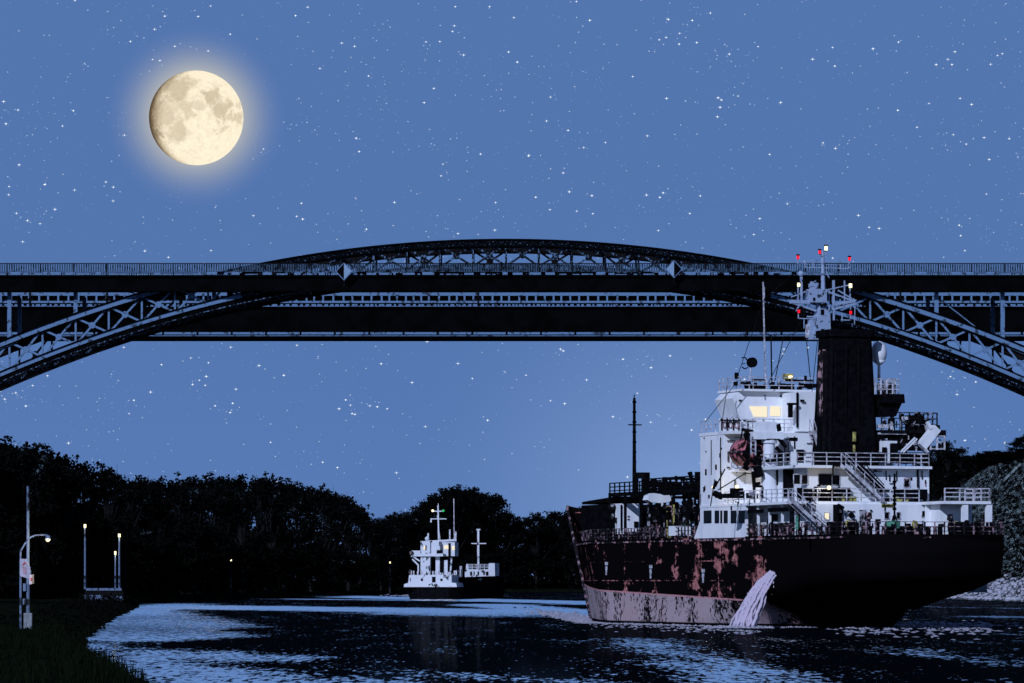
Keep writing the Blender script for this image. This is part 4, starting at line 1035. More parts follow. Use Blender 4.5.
def foam():
    g = MB(); r2 = random.Random(9)
    def W_(u, v): return (OX+u*ax_+v*vx_, OY+u*ay_+v*vy_)
    def blob(x, y, s, hgt):
        n = 7; z = .012+r2.uniform(0, .02); pts = [(x+s*r2.uniform(.6, 1.3)*math.cos(2*math.pi*k/n), y+s*4.0*r2.uniform(.6, 1.3)*math.sin(2*math.pi*k/n), z) for k in range(n)]
        g.add(pts+[(x, y, z+hgt)], [(k, (k+1) % n, n) for k in range(n)])
    for i in range(520):      # along port side
        u = r2.uniform(14, 80); b = halfb(u, 0)[0]; x, y = W_(u, b+.5+abs(r2.gauss(0, .8))); blob(x, y, r2.uniform(.05, .28), r2.uniform(.02, .14))
    for i in range(900):      # bow wave spreading left
        px = 590-abs(r2.gauss(0, 22)); py = 620.5-(590-px)*.16+r2.gauss(0, 1.6)
        if py < 606: continue
        x, y = waterat(px, py); blob(x, y, r2.uniform(.1, .42), r2.uniform(.03, .2))
    for i in range(260):
        px = r2.uniform(590, 760); py = 622+(px-590)*.055+abs(r2.gauss(0, 2.5)); x, y = waterat(px, py); blob(x, y, r2.uniform(.05, .22), .06)
    for i in range(520):
        x, y = W_(14.6+r2.gauss(0, 1.3), 10.6+r2.gauss(0, 1.2)); blob(x, y, r2.uniform(.06, .25), r2.uniform(.03, .2))
    for i in range(650):      # wake at the stern
        px = r2.uniform(845, 990) if r2.random() < .75 else r2.uniform(825, 1024); py = 626+r2.gauss(0, 2.2)+(r2.random() < .25)*r2.uniform(2, 9)
        if py < 619: continue
        x, y = waterat(px, py); blob(x, y, r2.uniform(.06, .35), r2.uniform(.02, .12))
    for i in range(90):
        t = r2.random(); px = 782+t*60; py = 604+t*22-8*t*(1-t)+r2.gauss(0, .8)
        x, y = waterat(px, py+6); blob(x, y, r2.uniform(.04, .16), .05) if False else None
    o = g.build('wake_foam', M['foam']); tag(o, 'white foam patches along the tanker waterline and behind its stern', 'foam', kind='stuff')
foam()
# pipes, cables, lamps and scuttles on the white walls
r4 = random.Random(44)
for (u_, x0, x1, y0, y1, n_) in ((11.0, 812, 926, 465, 486, 16), (9.0, 806, 950, 503, 528, 26), (25.0, 742, 810, 394, 430, 14), (23.9, 726, 770, 436, 498, 16), (18.6, 780, 812, 436, 462, 10), (11.0, 812, 926, 488, 499, 14)):
    for k in range(n_):
        x = r4.uniform(x0, x1); y = r4.uniform(y0, y1); q = r4.random()
        if (740 < x < 783 and 396 < y < 420 and u_ == 25.0) or (812 < x < 832 and 500 < y < 522): continue
        pass
        m_ = M[r4.choice(('black', 'black', 'darkmix', 'pinkmix'))]
        if q < .4: aft(MB(), u_, x, x+r4.uniform(.5, .9), y, min(y1, y+r4.uniform(3, 14)), .1).build('wall_pipe', m_, TK)
        elif q < .7: aft(MB(), u_, x, x+r4.uniform(1, 3), y, y+r4.uniform(.8, 2), .15).build('wall_box', m_, TK)
        else: aft(MB(), u_, x, x+r4.uniform(3, 11), y, y+.7, .12).build('cable_tray', m_, TK)
for k in range(26):
    v_ = 8.02; x = r4.uniform(701, 744); y = r4.uniform(436, 508)
    if x > 723 and y < 500: continue
    side(MB(), v_, x, x+r4.uniform(.3, 1.2), y, y+r4.uniform(.8, 6), .05).build('wall_fitting', M['dark'], TK)
for a in ((764, 300, 738, 376), (812, 300, 768, 384), (816, 292, 786, 300), (826, 262, 812, 392), (856, 303, 866, 344), (801, 268, 764, 300), (850, 300, 872, 352), (727, 388, 722, 425), (705, 424, 738, 382)):
    g = MB(); u = 23.5; pb(g, u, *a, .045); g.build('rigging_line', M['dark'], TK)
for k in range(40):
    x = r4.uniform(876, 932); y = r4.uniform(413, 449); g = MB(); pb(g, 15.0, x, y, x+r4.uniform(-3, 3), y+r4.uniform(2, 9), r4.choice((.08, .15, .3))); g.build('gear_fitting', M[r4.choice(('black', 'rail', 'darkmix'))], TK)
# lifeboat
def lifeboat():
    u, v, z = 20.0, 7.5, Zs(452, 20, 7.5)
    t = empty('lifeboat', (OX+u*ax_+v*vx_, OY+u*ay_+v*vy_, z), R(90)+TH); tag(t, 'dark red enclosed lifeboat hanging from the port side of the white superstructure', 'lifeboat')
    def body(g, s0, s1, zlo, zhi, flat):
        n = 16; m = 12; rings = []
        for i in range(m+1):
            x = -2.4+4.8*i/m; k = math.sqrt(max(0, 1-abs(x/2.45)**(3.2 if x < 0 else 2.2)))
            rings.append([(x, 1.28*k*math.cos(math.pi*j/n)*s0, (zhi if s1 > 0 else zlo)*k**.6*math.sin(math.pi*j/n)) for j in range(n+1)])
        for a, b in zip(rings, rings[1:]): g.add(a+b, [(i, i+1, n+2+i, n+1+i) for i in range(n)])
        return g
    body(MB(), 1, -1, -1.25, 0, 0).build('boat_hull', M['maroon'], t, True)
    body(MB(), 1, 1, 0, 1.2, 0).build('canopy', M['maroon'], t, True)
    g = MB(); n = 24; pts = [(2.42*math.copysign(abs(math.cos(a))**.7, math.cos(a)), 1.32*math.sin(a), 0) for a in [2*math.pi*k/n for k in range(n+1)]]; g.path(pts, .16, .14); g.build('fender', M['railpink'], t)
    g = MB(); g.box(-2.1, -1.0, -.5, .5, .8, 1.55); g.build('cockpit', M['black'], t)
    g = MB(); g.box(-2.35, -2.2, -.25, .25, -1.1, -.4); g.cyl((-2.5, 0, -.9), (-2.35, 0, -.9), .3, n=10); g.build('propeller', M['black'], t)
    g = MB()
    for s in (-1, 1): g.bar((s*1.6, 0, .9), (s*1.6, -.2, 1.9), .1)
    split(g, 'lifting_hook', M['black'], t)
    g = MB()
    for s in (-1, 1):
        uu = 20+s*1.9; g.path([(uu, 5.9, ZA), (uu, 6.3, z-.5), (uu, 6.2, z+1.8), (uu, 7.2, z+2.0)], .26)
    g.box(17.9, 22, 5.8, 6.3, z+1.1, z+1.4); g.build('lifeboat_davit', M['dark'], TK)
lifeboat()

# ------------------------------------------------------------------ coaster far down the canal
def coaster():
    D0 = 830.0; a2 = math.atan2(.14, .99); X0 = (433-512)/F*D0
    t = empty('coaster_ship', (X0, D0, 0), R(90)-a2); tag(t, 'small distant coaster with white stern house and a foremast on its bow', 'ship')
    k = D0/F
    def v(px, u=0):
        D = D0+u*.99; return -(((px-512)/F*D)-X0-u*.14)
    def z(py, u=0): return CAMZ+(HZ-py)/F*(D0+u*.99)
    # hull
    us = np.linspace(0, 78, 30); vs = []; fs = []; hb = 6.3
    def b(u, zz): s = min(1, (u+1.5)/5)**.5 if u < 4 else 1; q = max(0, (u-60)/18); return hb*s*(1-q**2.2)*(1 if zz > 1 else .93)
    for s in (1, -1):
        for u in us:
            for zz in (-1, .2, 1.2, 2.3+1.6*max(0, (u-58)/20)): vs.append((u, s*b(u, zz), zz))
    for s in (0, 1):
        o = s*len(us)*4
        for i in range(len(us)-1):
            for j in range(3): a = o+i*4+j; fs.append((a, a+1, a+5, a+4))
    n = len(us)*4
    for j in range(3): fs.append((j, j+1, n+j+1, n+j))
    for i in range(len(us)-1): fs.append((i*4+3, i*4+7, n+i*4+7, n+i*4+3))
    g = MB(); g.add(vs, fs); g.build('hull', M['black'], t)
    w = M['coaster']; bl = M['glass']
    sb = MB(); sb.prism([(v(403.5), z(587)), (v(457.5), z(587)), (v(456.5), z(583)), (v(452), z(582.5)), (v(452), z(574.8)), (v(409), z(575)), (v(408), z(583)), (v(404), z(584))], 0, -.3, 9); sbo = sb.build('stern_house', w, t)
    g = MB()
    for px in (422, 441.8): g.cyl((-.4, v(px), z(579.8)), (-.2, v(px), z(579.8)), .27, n=12)
    split(g, 'porthole', bl, sbo)
    g = MB(); g.box(-.4, -.28, v(432.3), v(435.8), z(582.3), z(576.8)); g.box(-.4, -.28, v(429), v(430.5), z(585.2), z(584)); split(g, 'door', bl, sbo)
    g = MB(); g.box(2, 8, v(418.8), v(428.5), z(575), z(541)); g.box(3, 8, v(433.3), v(437.5), z(575), z(555)); g.box(3, 8, v(442), v(445.5), z(575), z(560)); g.box(2.5, 9, v(428.5), v(438), z(556), z(541)); g.build('accommodation_tower', w, t)
    g = MB(); g.box(1.5, 9, v(409.5), v(442), z(556.3), z(553.5)); g.box(1.5, 2, v(410), v(419), z(553.5), z(550.5)); g.build('bridge_deck', w, t)
    g = MB(); g.box(4, 9, v(438), v(452), z(556), z(542)); wh = g.build('wheelhouse', w, t)
    g = MB(); g.box(3.9, 3.98, v(441.2), v(445.8), z(549), z(545.2)); g.box(3.9, 3.98, v(449.3), v(452), z(550), z(545.8)); split(g, 'lit_window', M['win'], wh)
    g = MB(); g.box(1.88, 1.98, v(422), v(423.6), z(549.5), z(546)); split(g, 'lit_window', M['win'], wh)
    g = MB(); g.box(2.3, 2.48, v(435), v(441), z(553.5), z(550)); g.box(3.9, 3.99, v(445.5), v(448), z(556), z(543)); split(g, 'dark_window', bl, wh)
    g = MB(); g.box(3, 8, v(438.2), v(441.5), z(572), z(556.4)); g.box(3, 8, v(445.8), v(450), z(574), z(556.4)); split(g, 'stair_tower', M['black'], t)
    g = MB()
    def q(x0, y0, x1, y1, ww, u=2.0): g.bar((u, v(x0), z(y0)), (u, v(x1), z(y1)), ww)
    for a in ((410.5, 559, 416.5, 565), (416.5, 565, 416.5, 572), (412, 557, 418, 561), (410, 551, 410, 557), (449, 575, 450.5, 557)): q(*a, .3)
    g.build('stay_strut', w, t)
    g = MB()
    q(435, 541, 434.3, 505, .28, 5)
    q(428.8, 510.8, 440.2, 510.8, .22, 5); q(428, 518.5, 443, 518.5, .2, 5); q(434.6, 503, 434.6, 510, .12, 5); q(436.5, 540, 433.5, 515, .12, 5); q(427, 522, 427.5, 518, .3, 5); g.build('main_mast', w, t)
    g = MB(); q(450, 541, 449.6, 498, .15, 6); q(445.5, 541, 445.6, 529, .3, 6); q(451.2, 541, 451.2, 531, .5, 6); split(g, 'antenna', M['rail'], t)
    g = MB(); q(425, 541, 425, 533, .3, 4); g.sph((4, v(424), z(538.5)), .5); q(422, 541.5, 452, 540, .4, 4); g.build('roof_gear', w, t)
    for px, py, m in ((429, 510.3, 'bulb'), (439.8, 510.3, 'greenl')):
        g = MB(); g.sph((4.8, v(px), z(py)), .26, n=8, m=6); g.build('navigation_light', M[m], t)
    for px, py in ((410.2, 553), (409.3, 571.5)):
        g = MB(); g.cyl((1.2, v(px), z(py)), (1.4, v(px), z(py)), .45, n=12); g.build('lifebuoy', M['railpink'], t)
    rr = random.Random(3); g = MB()
    for i in range(22): px = rr.uniform(410, 458); q(px, 575, px, 575-rr.uniform(1.5, 5), rr.uniform(.1, .35), .5)
    g.build('stern_railing', M['rail'], t)
    g = MB(); g.box(3, 9, v(425.5), v(429), z(575), z(557)); g.build('funnel', M['black'], t)
    # fore part
    ub = 66; zf = 3.9
    g = MB(); g.prism([(v(464.7, ub), z(577, ub)), (v(495.2, ub), z(576, ub)), (v(494.8, ub), z(563.2, ub)), (v(489, ub), z(563.2, ub)), (v(488.6, ub), z(569.3, ub)), (v(468, ub), z(569.3, ub)), (v(467.5, ub), z(563.8, ub)), (v(466.3, ub), z(563.8, ub)), (v(464.7, ub), z(572, ub))], 0, ub, ub+7); fo = g.build('forecastle_house', w, t)
    g = MB()
    for a, c in ((470, 472), (473.5, 474.5), (477.5, 479), (486, 488.5)): g.box(ub-.1, ub-.02, v(a, ub), v(c, ub), z(575.5, ub), z(571.5, ub))
    split(g, 'door', bl, fo)
    g = MB(); rail(g, [(ub+.1, v(468, ub), z(569.3, ub)), (ub+.1, v(488.5, ub), z(569.3, ub))], 1.1, 3, .9, .12, .14); g.build('railing', M['rail'], fo)
    g = MB(); g.bar((ub+.5, v(478, ub), z(577, ub)), (ub+.5, v(478, ub), z(529.5, ub)), .45); g.bar((ub+.4, v(471, ub), z(543.5, ub)), (ub+.4, v(486, ub), z(543.5, ub)), .22); g.bar((ub+.4, v(476, ub), z(529.6, ub)), (ub+.4, v(480, ub), z(529.6, ub)), .3); g.build('foremast', w, t)
    g = MB(); g.box(9, ub, -5.4, 5.4, 2.3, 3.6); g.build('hatch_cover', M['black'], t)
    g = MB()
    for px in (456.5, 459, 461.5): g.bar((12, v(px, 12), z(577, 12)), (12, v(px, 12), z(569, 12)), .2)
    g.bar((40, v(461, 40), z(577, 40)), (40, v(461, 40), z(566, 40)), .5)
    split(g, 'crane_post', M['rail'], t)
    # foam patch at its stern
    rr = random.Random(8); g = MB()
    for i in range(150):
        px = rr.choice((rr.gauss(450, 9), rr.gauss(408, 12))); x, y = waterat(px, 595.8+rr.gauss(0, .45)); n = 6; s = rr.uniform(.2, .8)
        g.add([(x+s*math.cos(k), y+s*6*math.sin(k), .02) for k in range(n)]+[(x, y, .02+rr.uniform(.05, .2))], [(k, (k+1) % n, n) for k in range(n)])
    tag(g.build('coaster_foam', M['foam']), 'thin white foam on the water behind the small coaster', 'foam', kind='stuff')
coaster()

# ------------------------------------------------------------------ left bank furniture
def wpt(px, D): return (px-512)/F*D
def zat(py, D): return CAMZ+(HZ-py)/F*D
def lampsrc(parent, loc, e, sz=.12):
    pl = bpy.data.lights.new('lamp_source', 'POINT'); pl.energy = e; pl.color = (1, .86, .58); pl.shadow_soft_size = sz
    po = bpy.data.objects.new('lamp_source', pl); C.objects.link(po); po.parent = parent; po.location = loc
D = 262.0; x = wpt(28, D); gz = hxy(x, D)
t = empty('signal_pole', (x, D, gz)); tag(t, 'tall weathered pole with a concrete foot standing beside the curved street lamp', 'pole')
H = zat(486, D)-gz
MB().cyl((0, 0, .9), (0, 0, H), .115, .085, n=10).build('shaft', M['pole'], t)
MB().box(-.26, .26, -.22, .22, -.3, 1.05).build('foot', M['concrete'], t)
g = MB(); g.box(-.32, -.12, -.2, 0, 1.6, 2.0); g.box(-.3, -.1, -.2, 0, 2.5, 3.0); g.box(.1, .2, -.15, .05, 3.3, 3.9); split(g, 'switch_box', M['pole'], t)
x2 = wpt(20.5, D-2); gz2 = hxy(x2, D-2)
t = empty('street_lamp', (x2, D-2, gz2)); tag(t, 'street lamp with a curved arm and a glowing head above the left bank', 'street lamp')
def q2(px, py): return (wpt(px, D-2)-x2, 0, zat(py, D-2)-gz2)
g = MB(); g.bar((0, 0, -.2), q2(20.5, 560), .13); g.build('post', M['pole'], t)
g = MB(); g.path([q2(20.5, 560), q2(20.5, 551), q2(25, 543.5), q2(30, 537.5), q2(35, 535.3), q2(43, 534.8), q2(47.5, 534.9)], .09); g.build('curved_arm', M['poleg'], t)
hd = q2(48, 537); g = MB(); g.cyl((hd[0], 0, hd[2]-.12), (hd[0], 0, hd[2]+.12), .2, .13, n=12); h_ = g.build('lamp_head', M['poleg'], t)
g = MB(); g.sph((hd[0], 0, hd[2]-.16), .15, n=10, m=6); g.build('lamp_bulb', M['bulb'], h_)
lampsrc(t, (hd[0], -.1, hd[2]-.45), 420)
def board(px0, px1, py0, py1, D, lab, pts, marks):
    x = wpt((px0+px1)/2, D); z = zat((py0+py1)/2, D); o = empty('notice_board', (x, D, z)); tag(o, lab, 'sign')
    def L(a, b): return (wpt(a, D)-x, zat(b, D)-z)
    g = MB(); g.prism([L(*p) for p in pts], 1, 0, .05); g.build('panel', M['sign'], o)
    for (m, nm, pp) in marks: g = MB(); g.prism([L(*p) for p in pp], 1, -.02, -.004); g.build(nm, M[m], o)
    g = MB(); g.bar((L(px0+1, py0)[0], .06, 0), (L(px1-1, py0)[0], .06, 0), .05); g.build('bracket', M['poleg'], o)
board(19.5, 31, 558, 579, D-2.5, 'white notice board with red emblem on the street lamp post',
      [(20, 558.5), (26, 559), (30.3, 567.5), (29.5, 579), (20, 576)],
      [('red', 'red_emblem', [(22.3, 564.5), (24.5, 561.5), (26.5, 563.8), (27, 565.2), (25, 563.8), (23, 566)]),
       ('red', 'red_text', [(22.6, 567.2), (26.5, 567.8), (26.5, 568.6), (22.6, 568)]), ('red', 'red_text', [(22.8, 569.2), (26.8, 569.8), (26.8, 570.6), (22.8, 570)]), ('red', 'red_text', [(23, 571.2), (27, 571.8), (27, 572.6), (23, 572)]), ('red', 'red_text', [(23, 573.1), (26.8, 573.7), (26.8, 574.3), (23, 573.7)])])
board(29, 34, 574, 584.5, D-.6, 'small pink notice board below and right of the larger one',
      [(29.3, 575), (33.7, 574.3), (33.9, 583.5), (29.3, 584.5)], [('red', 'red_emblem', [(30.6, 578), (32.6, 577.7), (32.6, 580.5), (30.6, 581)])])
# dolphin with three lamp posts
D = 600.0
xj = wpt(103.5, D); t = empty('mooring_jetty', (xj, D, 0)); tag(t, 'low mooring jetty with a pale slatted fender at the bank edge', 'jetty')
def J(px, py): return (wpt(px, D)-xj, zat(py, D))
g = MB(); a = J(85.5, 588.5); b = J(122.5, 601.5); g.prism([(J(84.5, 592)[0], b[1]), (b[0], b[1]), (J(123.2, 590)[0], J(0, 592)[1]), (J(120.5, 0)[0], a[1]), (J(88, 0)[0], a[1]), (J(84.5, 0)[0], J(0, 592)[1])], 1, 0, 3.2)
g.build('platform', M['dark'], t)
g = MB(); g.box(J(86, 0)[0], J(121.5, 0)[0], -.08, -.02, J(0, 590.5)[1], J(0, 588.2)[1])
for px in (86, 91, 97, 101, 107, 112, 116.5, 121): h = rnd.uniform(1, 3.5); g.box(J(px, 0)[0]-.28, J(px, 0)[0]+.3, -.14, -.03, J(0, 601)[1], J(0, 597.5-h)[1])
g.box(J(85.5, 0)[0], J(122, 0)[0], -.1, -.03, J(0, 600.6)[1], J(0, 599.4)[1]); g.build('fender', M['pole'], t)
g = MB()
for px in (87, 96, 105, 114, 121):
    X = J(px, 0)[0]; g.cyl((X, .5, -2), (X, .5, J(0, 601)[1]), .2, n=8)
split(g, 'pile', M['dark'], t)
def light_post(px, ptop, pbot, D, lab, grp, w=.16, e=120, base=None):
    x = wpt(px, D); zb = zat(pbot, D) if base is None else base; zt = zat(ptop, D)
    t = empty('lamp_post', (x, D, zb)); tag(t, lab, 'lamp post', grp)
    h = zt-zb
    MB().cyl((0, 0, 0), (0, 0, h-.5), w, w*.7, n=8).build('post', M['pole'] if D < 700 else M['poledim'], t)
    g = MB(); g.cyl((0, 0, h-.05), (0, 0, h+.12), w*1.6, w*.8, n=10); g.build('lamp_cap', M['dark'], t)
    g = MB(); g.cyl((0, 0, h-.55), (0, 0, h-.05), w*1.15, n=10); g.build('lantern', M['bulb'], t)
    if D < 700: lampsrc(t, (0, -.6, h-.3), e)
light_post(85, 524, 589, 600.6, 'tallest lamp post, at the left end of the mooring jetty', 'lamp posts on the mooring jetty')
light_post(119.3, 533.5, 589, 600.6, 'lamp post at the right end of the mooring jetty', 'lamp posts on the mooring jetty')
light_post(115.3, 551, 589, 602, 'shorter lamp post just left of the one at the right end of the jetty', 'lamp posts on the mooring jetty', .13)
light_post(231, 558.5, 0, 862, 'small distant lamp post on the far bank below the long tree line', 'distant lamp posts on the far bank', .14, 2500, hxy(wpt(231, 862), 862)-.1)
light_post(390, 561.5, 0, 1180, 'small distant lamp post on the bank left of the coaster', 'distant lamp posts on the far bank', .16, 3500, hxy(wpt(390, 1180), 1180)-.1)

# ------------------------------------------------------------------ trees
def leaves(g, rr, c, rad, n, size, flat=1.0):
    for _ in range(n):
        d = Vector((rr.gauss(0, 1), rr.gauss(0, 1), rr.gauss(0, 1))).normalized()*(rr.random()**.45)
        p = Vector(c)+Vector((d.x*rad[0], d.y*rad[1], d.z*rad[2]))
        a = Vector((rr.gauss(0, 1), rr.gauss(0, 1), rr.gauss(0, 1))).normalized(); b = a.cross(Vector((rr.gauss(0, 1), rr.gauss(0, 1), rr.gauss(0, 1)))).normalized()
        s = size*rr.uniform(.6, 1.4); g.v += [tuple(p+a*s), tuple(p+b*s*.8), tuple(p-a*s), tuple(p-b*s*.8)]
        o = len(g.v)-4; g.f.append((o, o+1, o+2, o+3)); g.m.append(g.cur)
def tree_proto(seed, gappy):
    rr = random.Random(seed); Ht = 20.0
    tr = MB(); tr.cyl((0, 0, -1), (.2, 0, 9), .42, .25, n=7)
    cr = MB(); nl = 30
    for i in range(nl):
        h = rr.uniform(.30, 1.0) if not gappy else rr.choice((rr.uniform(.25, .45), rr.uniform(.72, 1.0), rr.uniform(.5, 1)))
        prof = math.sin(math.pi*min(.93, max(.2, (h-.12)/.95)))**.6
        a = rr.uniform(0, 6.28); rad = 4.6*prof*rr.uniform(.35, 1)
        rl = rr.uniform(1.1, 2.1); z = h*Ht-rl*.8
        c = (rad*math.cos(a), rad*math.sin(a), z)
        tr.cyl((.1, 0, min(9, z*.55)), c, .16, .05, n=5)
        for k in range(3): e = (c[0]+rr.gauss(0, 1.3), c[1]+rr.gauss(0, 1.3), c[2]+rr.gauss(.5, 1)); tr.cyl(c, e, .05, .02, n=4)
        cr.cur = 1 if rr.random() < .16 else 0
        leaves(cr, rr, c, (rl*1.15, rl*1.15, rl*.85), 120 if not gappy else 95, .26)
        for k in range(3):
            e = (c[0]+rr.gauss(0, 1.1), c[1]+rr.gauss(0, 1.1), c[2]+rr.uniform(0, 1.5)); leaves(cr, rr, e, (.7, .7, .6), 16, .22)
    return tr, cr
PR = []
hide = []
for s, gp in ((1, 0), (2, 1), (3, 0), (4, 1), (5, 0), (6, 0)):
    tr, cr = tree_proto(s, gp)
    a = tr.build('trunk', M['bark']); b = cr.build('crown', [M['leaf'], M['leaf2']]); PR.append((a.data, b.data)); bpy.data.objects.remove(a); bpy.data.objects.remove(b)
TOP = [(-80, 428), (0, 434), (25, 434), (40, 440), (60, 447), (80, 455), (100, 460), (115, 466), (124, 477), (132, 474), (145, 472), (170, 474), (200, 473), (232, 470), (262, 473), (290, 478), (320, 483), (340, 489), (355, 499), (368, 510), (378, 516), (392, 513), (405, 507),
       (420, 503), (432, 491), (445, 483), (460, 484), (475, 484), (490, 490), (503, 500), (510, 512), (520, 517), (535, 512), (550, 508), (565, 510), (580, 506), (620, 505), (700, 500), (800, 490), (900, 470), (925, 452), (940, 440), (952, 440), (962, 447), (975, 455), (987, 462), (998, 460), (1010, 447), (1020, 436), (1040, 428), (1090, 420)]
def top(px): return float(np.interp(px, [p[0] for p in TOP], [p[1] for p in TOP]))
def shoreD(px):
    return float(np.interp(px, [-80, 0, 80, 130, 200, 300, 400, 560, 700, 900, 960, 1090], [600, 620, 640, 720, 820, 1000, 1270, 1330, 1240, 1000, 985, 960]))
def put_tree(px, D, ytop, k, lab, grp, rr, wide=1.0):
    x = wpt(px, D); gz = hxy(x, D); h = zat(ytop, D)-gz
    if h < 4: h = 4
    s = h/20.6; t = empty('broadleaf_tree', (x, D, gz), rr.uniform(0, 6.28)); t.scale = (max(s, .8)*wide, max(s, .8)*wide, s)
    tag(t, lab, 'tree', grp)
    for nm, me in zip(('trunk', 'crown'), PR[k]):
        o = bpy.data.objects.new(nm, me); C.objects.link(o); o.parent = t
rr = random.Random(99)
def zone(px):
    if px < 128: return ('tall dark tree on the near left bank, its crown above the street lamp and jetty', 'tall trees above the street lamp and jetty')
    if px < 385: return ('dark tree in the long flat topped row between the jetty lamps and the coaster', 'long row of trees left of the coaster')
    if px < 512: return ('dark tree in the rounded clump rising directly behind the coaster', 'rounded clump of trees behind the coaster')
    if px < 590: return ('low dark tree in the gap between the coaster and the tanker bow', 'low trees between coaster and tanker')
    if px < 915: return ('dark tree on the far bank mostly hidden behind the tanker', 'trees behind the tanker')
    return ('dark tree on top of the right embankment beyond the tanker stern', 'trees on the right embankment')
px = -40.0
while px < 1080:
    D = shoreD(px)+rr.uniform(14, 30); lab, grp = zone(px)
    put_tree(px, D, top(px)+rr.uniform(-1.5, 2.0) if not (580 < px < 915) else top(px), (rr.choice((1, 3)) if (185 < px < 350 or 48 < px < 108) else rr.randrange(6)), lab, grp, rr)
    D2 = D+rr.uniform(16, 34); px2 = px+rr.uniform(5, 12); lab, grp = zone(px2)
    thin = 185 < px < 350 or 48 < px < 108 or 470 < px < 500
    if not (590 < px < 905) and not (thin and rr.random() < .75): put_tree(px2, D2, top(px2)+rr.uniform(4, 22), rr.randrange(6), lab, grp, rr)
    px += (3.4*F/D if not (590 < px < 905) else 26)
# understorey thicket in front of and below the crowns
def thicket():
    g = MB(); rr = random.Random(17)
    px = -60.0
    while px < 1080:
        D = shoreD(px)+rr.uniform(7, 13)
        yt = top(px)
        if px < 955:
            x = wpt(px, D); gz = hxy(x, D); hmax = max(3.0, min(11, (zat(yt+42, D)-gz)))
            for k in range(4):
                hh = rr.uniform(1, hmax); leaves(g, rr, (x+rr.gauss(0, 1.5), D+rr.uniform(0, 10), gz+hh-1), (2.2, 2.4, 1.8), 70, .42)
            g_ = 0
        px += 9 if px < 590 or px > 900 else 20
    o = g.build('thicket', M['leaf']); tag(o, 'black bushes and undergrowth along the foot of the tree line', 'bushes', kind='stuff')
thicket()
# solid dark wood floor behind (deep wood mass)
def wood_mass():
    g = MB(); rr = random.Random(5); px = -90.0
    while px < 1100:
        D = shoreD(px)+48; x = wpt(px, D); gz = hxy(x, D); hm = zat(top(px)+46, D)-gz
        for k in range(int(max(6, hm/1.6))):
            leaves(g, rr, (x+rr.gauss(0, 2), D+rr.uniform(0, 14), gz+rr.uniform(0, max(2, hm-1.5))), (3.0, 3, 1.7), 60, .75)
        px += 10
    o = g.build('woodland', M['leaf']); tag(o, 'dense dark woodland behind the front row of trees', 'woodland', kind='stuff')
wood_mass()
# bank edge bushes and grass on the left
def bank():
    g = MB(); rr = random.Random(77)
    for i in range(9000):
        D = rr.uniform(120, 330); px = rr.uniform(-60, 150); x = wpt(px, D); d = float(sdist(np.array([x]), np.array([D]))[0])
        if d < .2: continue
        z = hxy(x, D); h = rr.uniform(.15, .5)*(1.5 if d < 2.5 else 1); a = rr.uniform(0, 6.28); w = .03; dx, dy = math.cos(a)*w, math.sin(a)*w; lx, ly = rr.gauss(0, .12), rr.gauss(0, .12)
        g.add([(x-dx, D-dy, z-.05), (x+dx, D+dy, z-.05), (x+lx, D+ly, z+h)], [(0, 1, 2)])
    o = g.build('bank_grass', M['grass']); tag(o, 'rough dark green grass on the left bank', 'grass', kind='stuff')
    g = MB()
    for i in range(170):
        D = rr.uniform(250, 640)
        xs_ = np.linspace(-90, 0, 181); dd = sdist(xs_, np.full(181, D)); j = int(np.argmin(np.abs(dd-1.2)+(dd < 0)*50)); x = float(xs_[j])
        z = hxy(x, D); s = rr.uniform(.4, 1.3)*min(1, D/450); leaves(g, rr, (x-rr.uniform(-.6, 6), D, z+s*.5), (s*1.4, s*1.5, s), 90, .12)
    for i in range(24):
        D = rr.uniform(180, 290); xs_ = np.linspace(-60, 0, 121); dd = sdist(xs_, np.full(121, D)); j = int(np.argmin(np.abs(dd-.5)+(dd < 0)*50)); x = float(xs_[j]); s = rr.uniform(.25, .5)
        leaves(g, rr, (x-rr.uniform(-.2, 1), D, hxy(x, D)+s*.4), (s*1.3, s*1.5, s), 60, .07)
    o = g.build('waterside_scrub', M['leaf']); tag(o, 'low black scrub along the left water edge', 'scrub', kind='stuff')
bank()
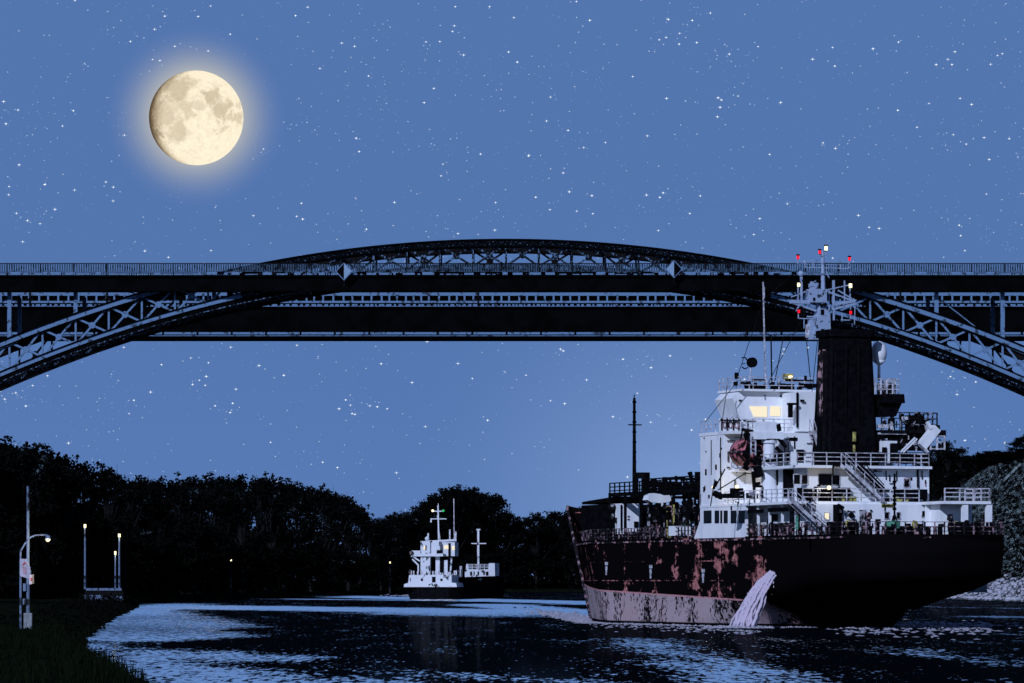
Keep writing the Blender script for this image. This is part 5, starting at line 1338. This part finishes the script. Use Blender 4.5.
# right embankment scrub, riprap, concrete block, path
def emb():
    g = MB(); rr = random.Random(55); n = 0
    while n < 3200:
        px = rr.uniform(950, 1100); D = rr.uniform(700, 985); x = wpt(px, D); d = float(sdist(np.array([x]), np.array([D]))[0])
        if d < 5: continue
        z = hxy(x, D); s = rr.uniform(.35, .9); g.cur = 0 if rr.random() < .40 else 1; leaves(g, rr, (x, D, z+s*.4), (s, s, s*.7), 15, .24 if g.cur else .19); n += 1
    o = g.build('embankment_scrub', [M['scrub'], M['leaf']]); tag(o, 'pale speckled scrub covering the right embankment slope', 'scrub', kind='stuff')
    g = MB()
    for i in range(1300):
        D = rr.uniform(690, 900); xs_ = np.linspace(60, 120, 121); dd = sdist(xs_, np.full(121, D)); j = int(np.argmin(np.abs(dd-1.5)+(dd < 0)*50)); x = float(xs_[j])+rr.uniform(-1, 4.5)
        z = hxy(x, D); s = rr.uniform(.25, .6); nn = 6
        g.sph((x, D, max(z, .0)+s*.2), s, s*rr.uniform(.7, 1.2), s*rr.uniform(.5, .9), 6, 4)
    o = g.build('riprap_stones', M['stone']); tag(o, 'pale loose stones lining the right water edge', 'stones', kind='stuff')
    D = 700; x = wpt(974, D); t = MB()
    def L(a, b): return (wpt(a, D)-x, zat(b, D))
    t.prism([L(960, 592.5), (L(987, 0)[0], L(0, 592.5)[1]), L(987.5, 580), L(985.5, 577.5), L(978, 577)], 1, 0, 5)
    o = t.build('concrete_block', M['concrete']); o.location = (x, D, 0); tag(o, 'pale wedge shaped concrete block at the water edge behind the tanker stern', 'concrete block')
    a = hit(988, 499); b = hit(1024, 466); c = hit(1040, 452)
    g = MB(); P = [p for p in (a, b, c) if p]
    pts = []
    for p, q in zip(P, P[1:]):
        for k in range(12): f = k/12; X = p[0]+(q[0]-p[0])*f; Y = p[1]+(q[1]-p[1])*f; pts.append((X, Y, hxy(X, Y)+.9))
    for p, q in zip(pts, pts[1:]): g.bar(p, q, 1.4, .5)
    if pts: tag(g.build('embankment_path', M['scrub']), 'pale path running up the right embankment', kind='structure')
emb()
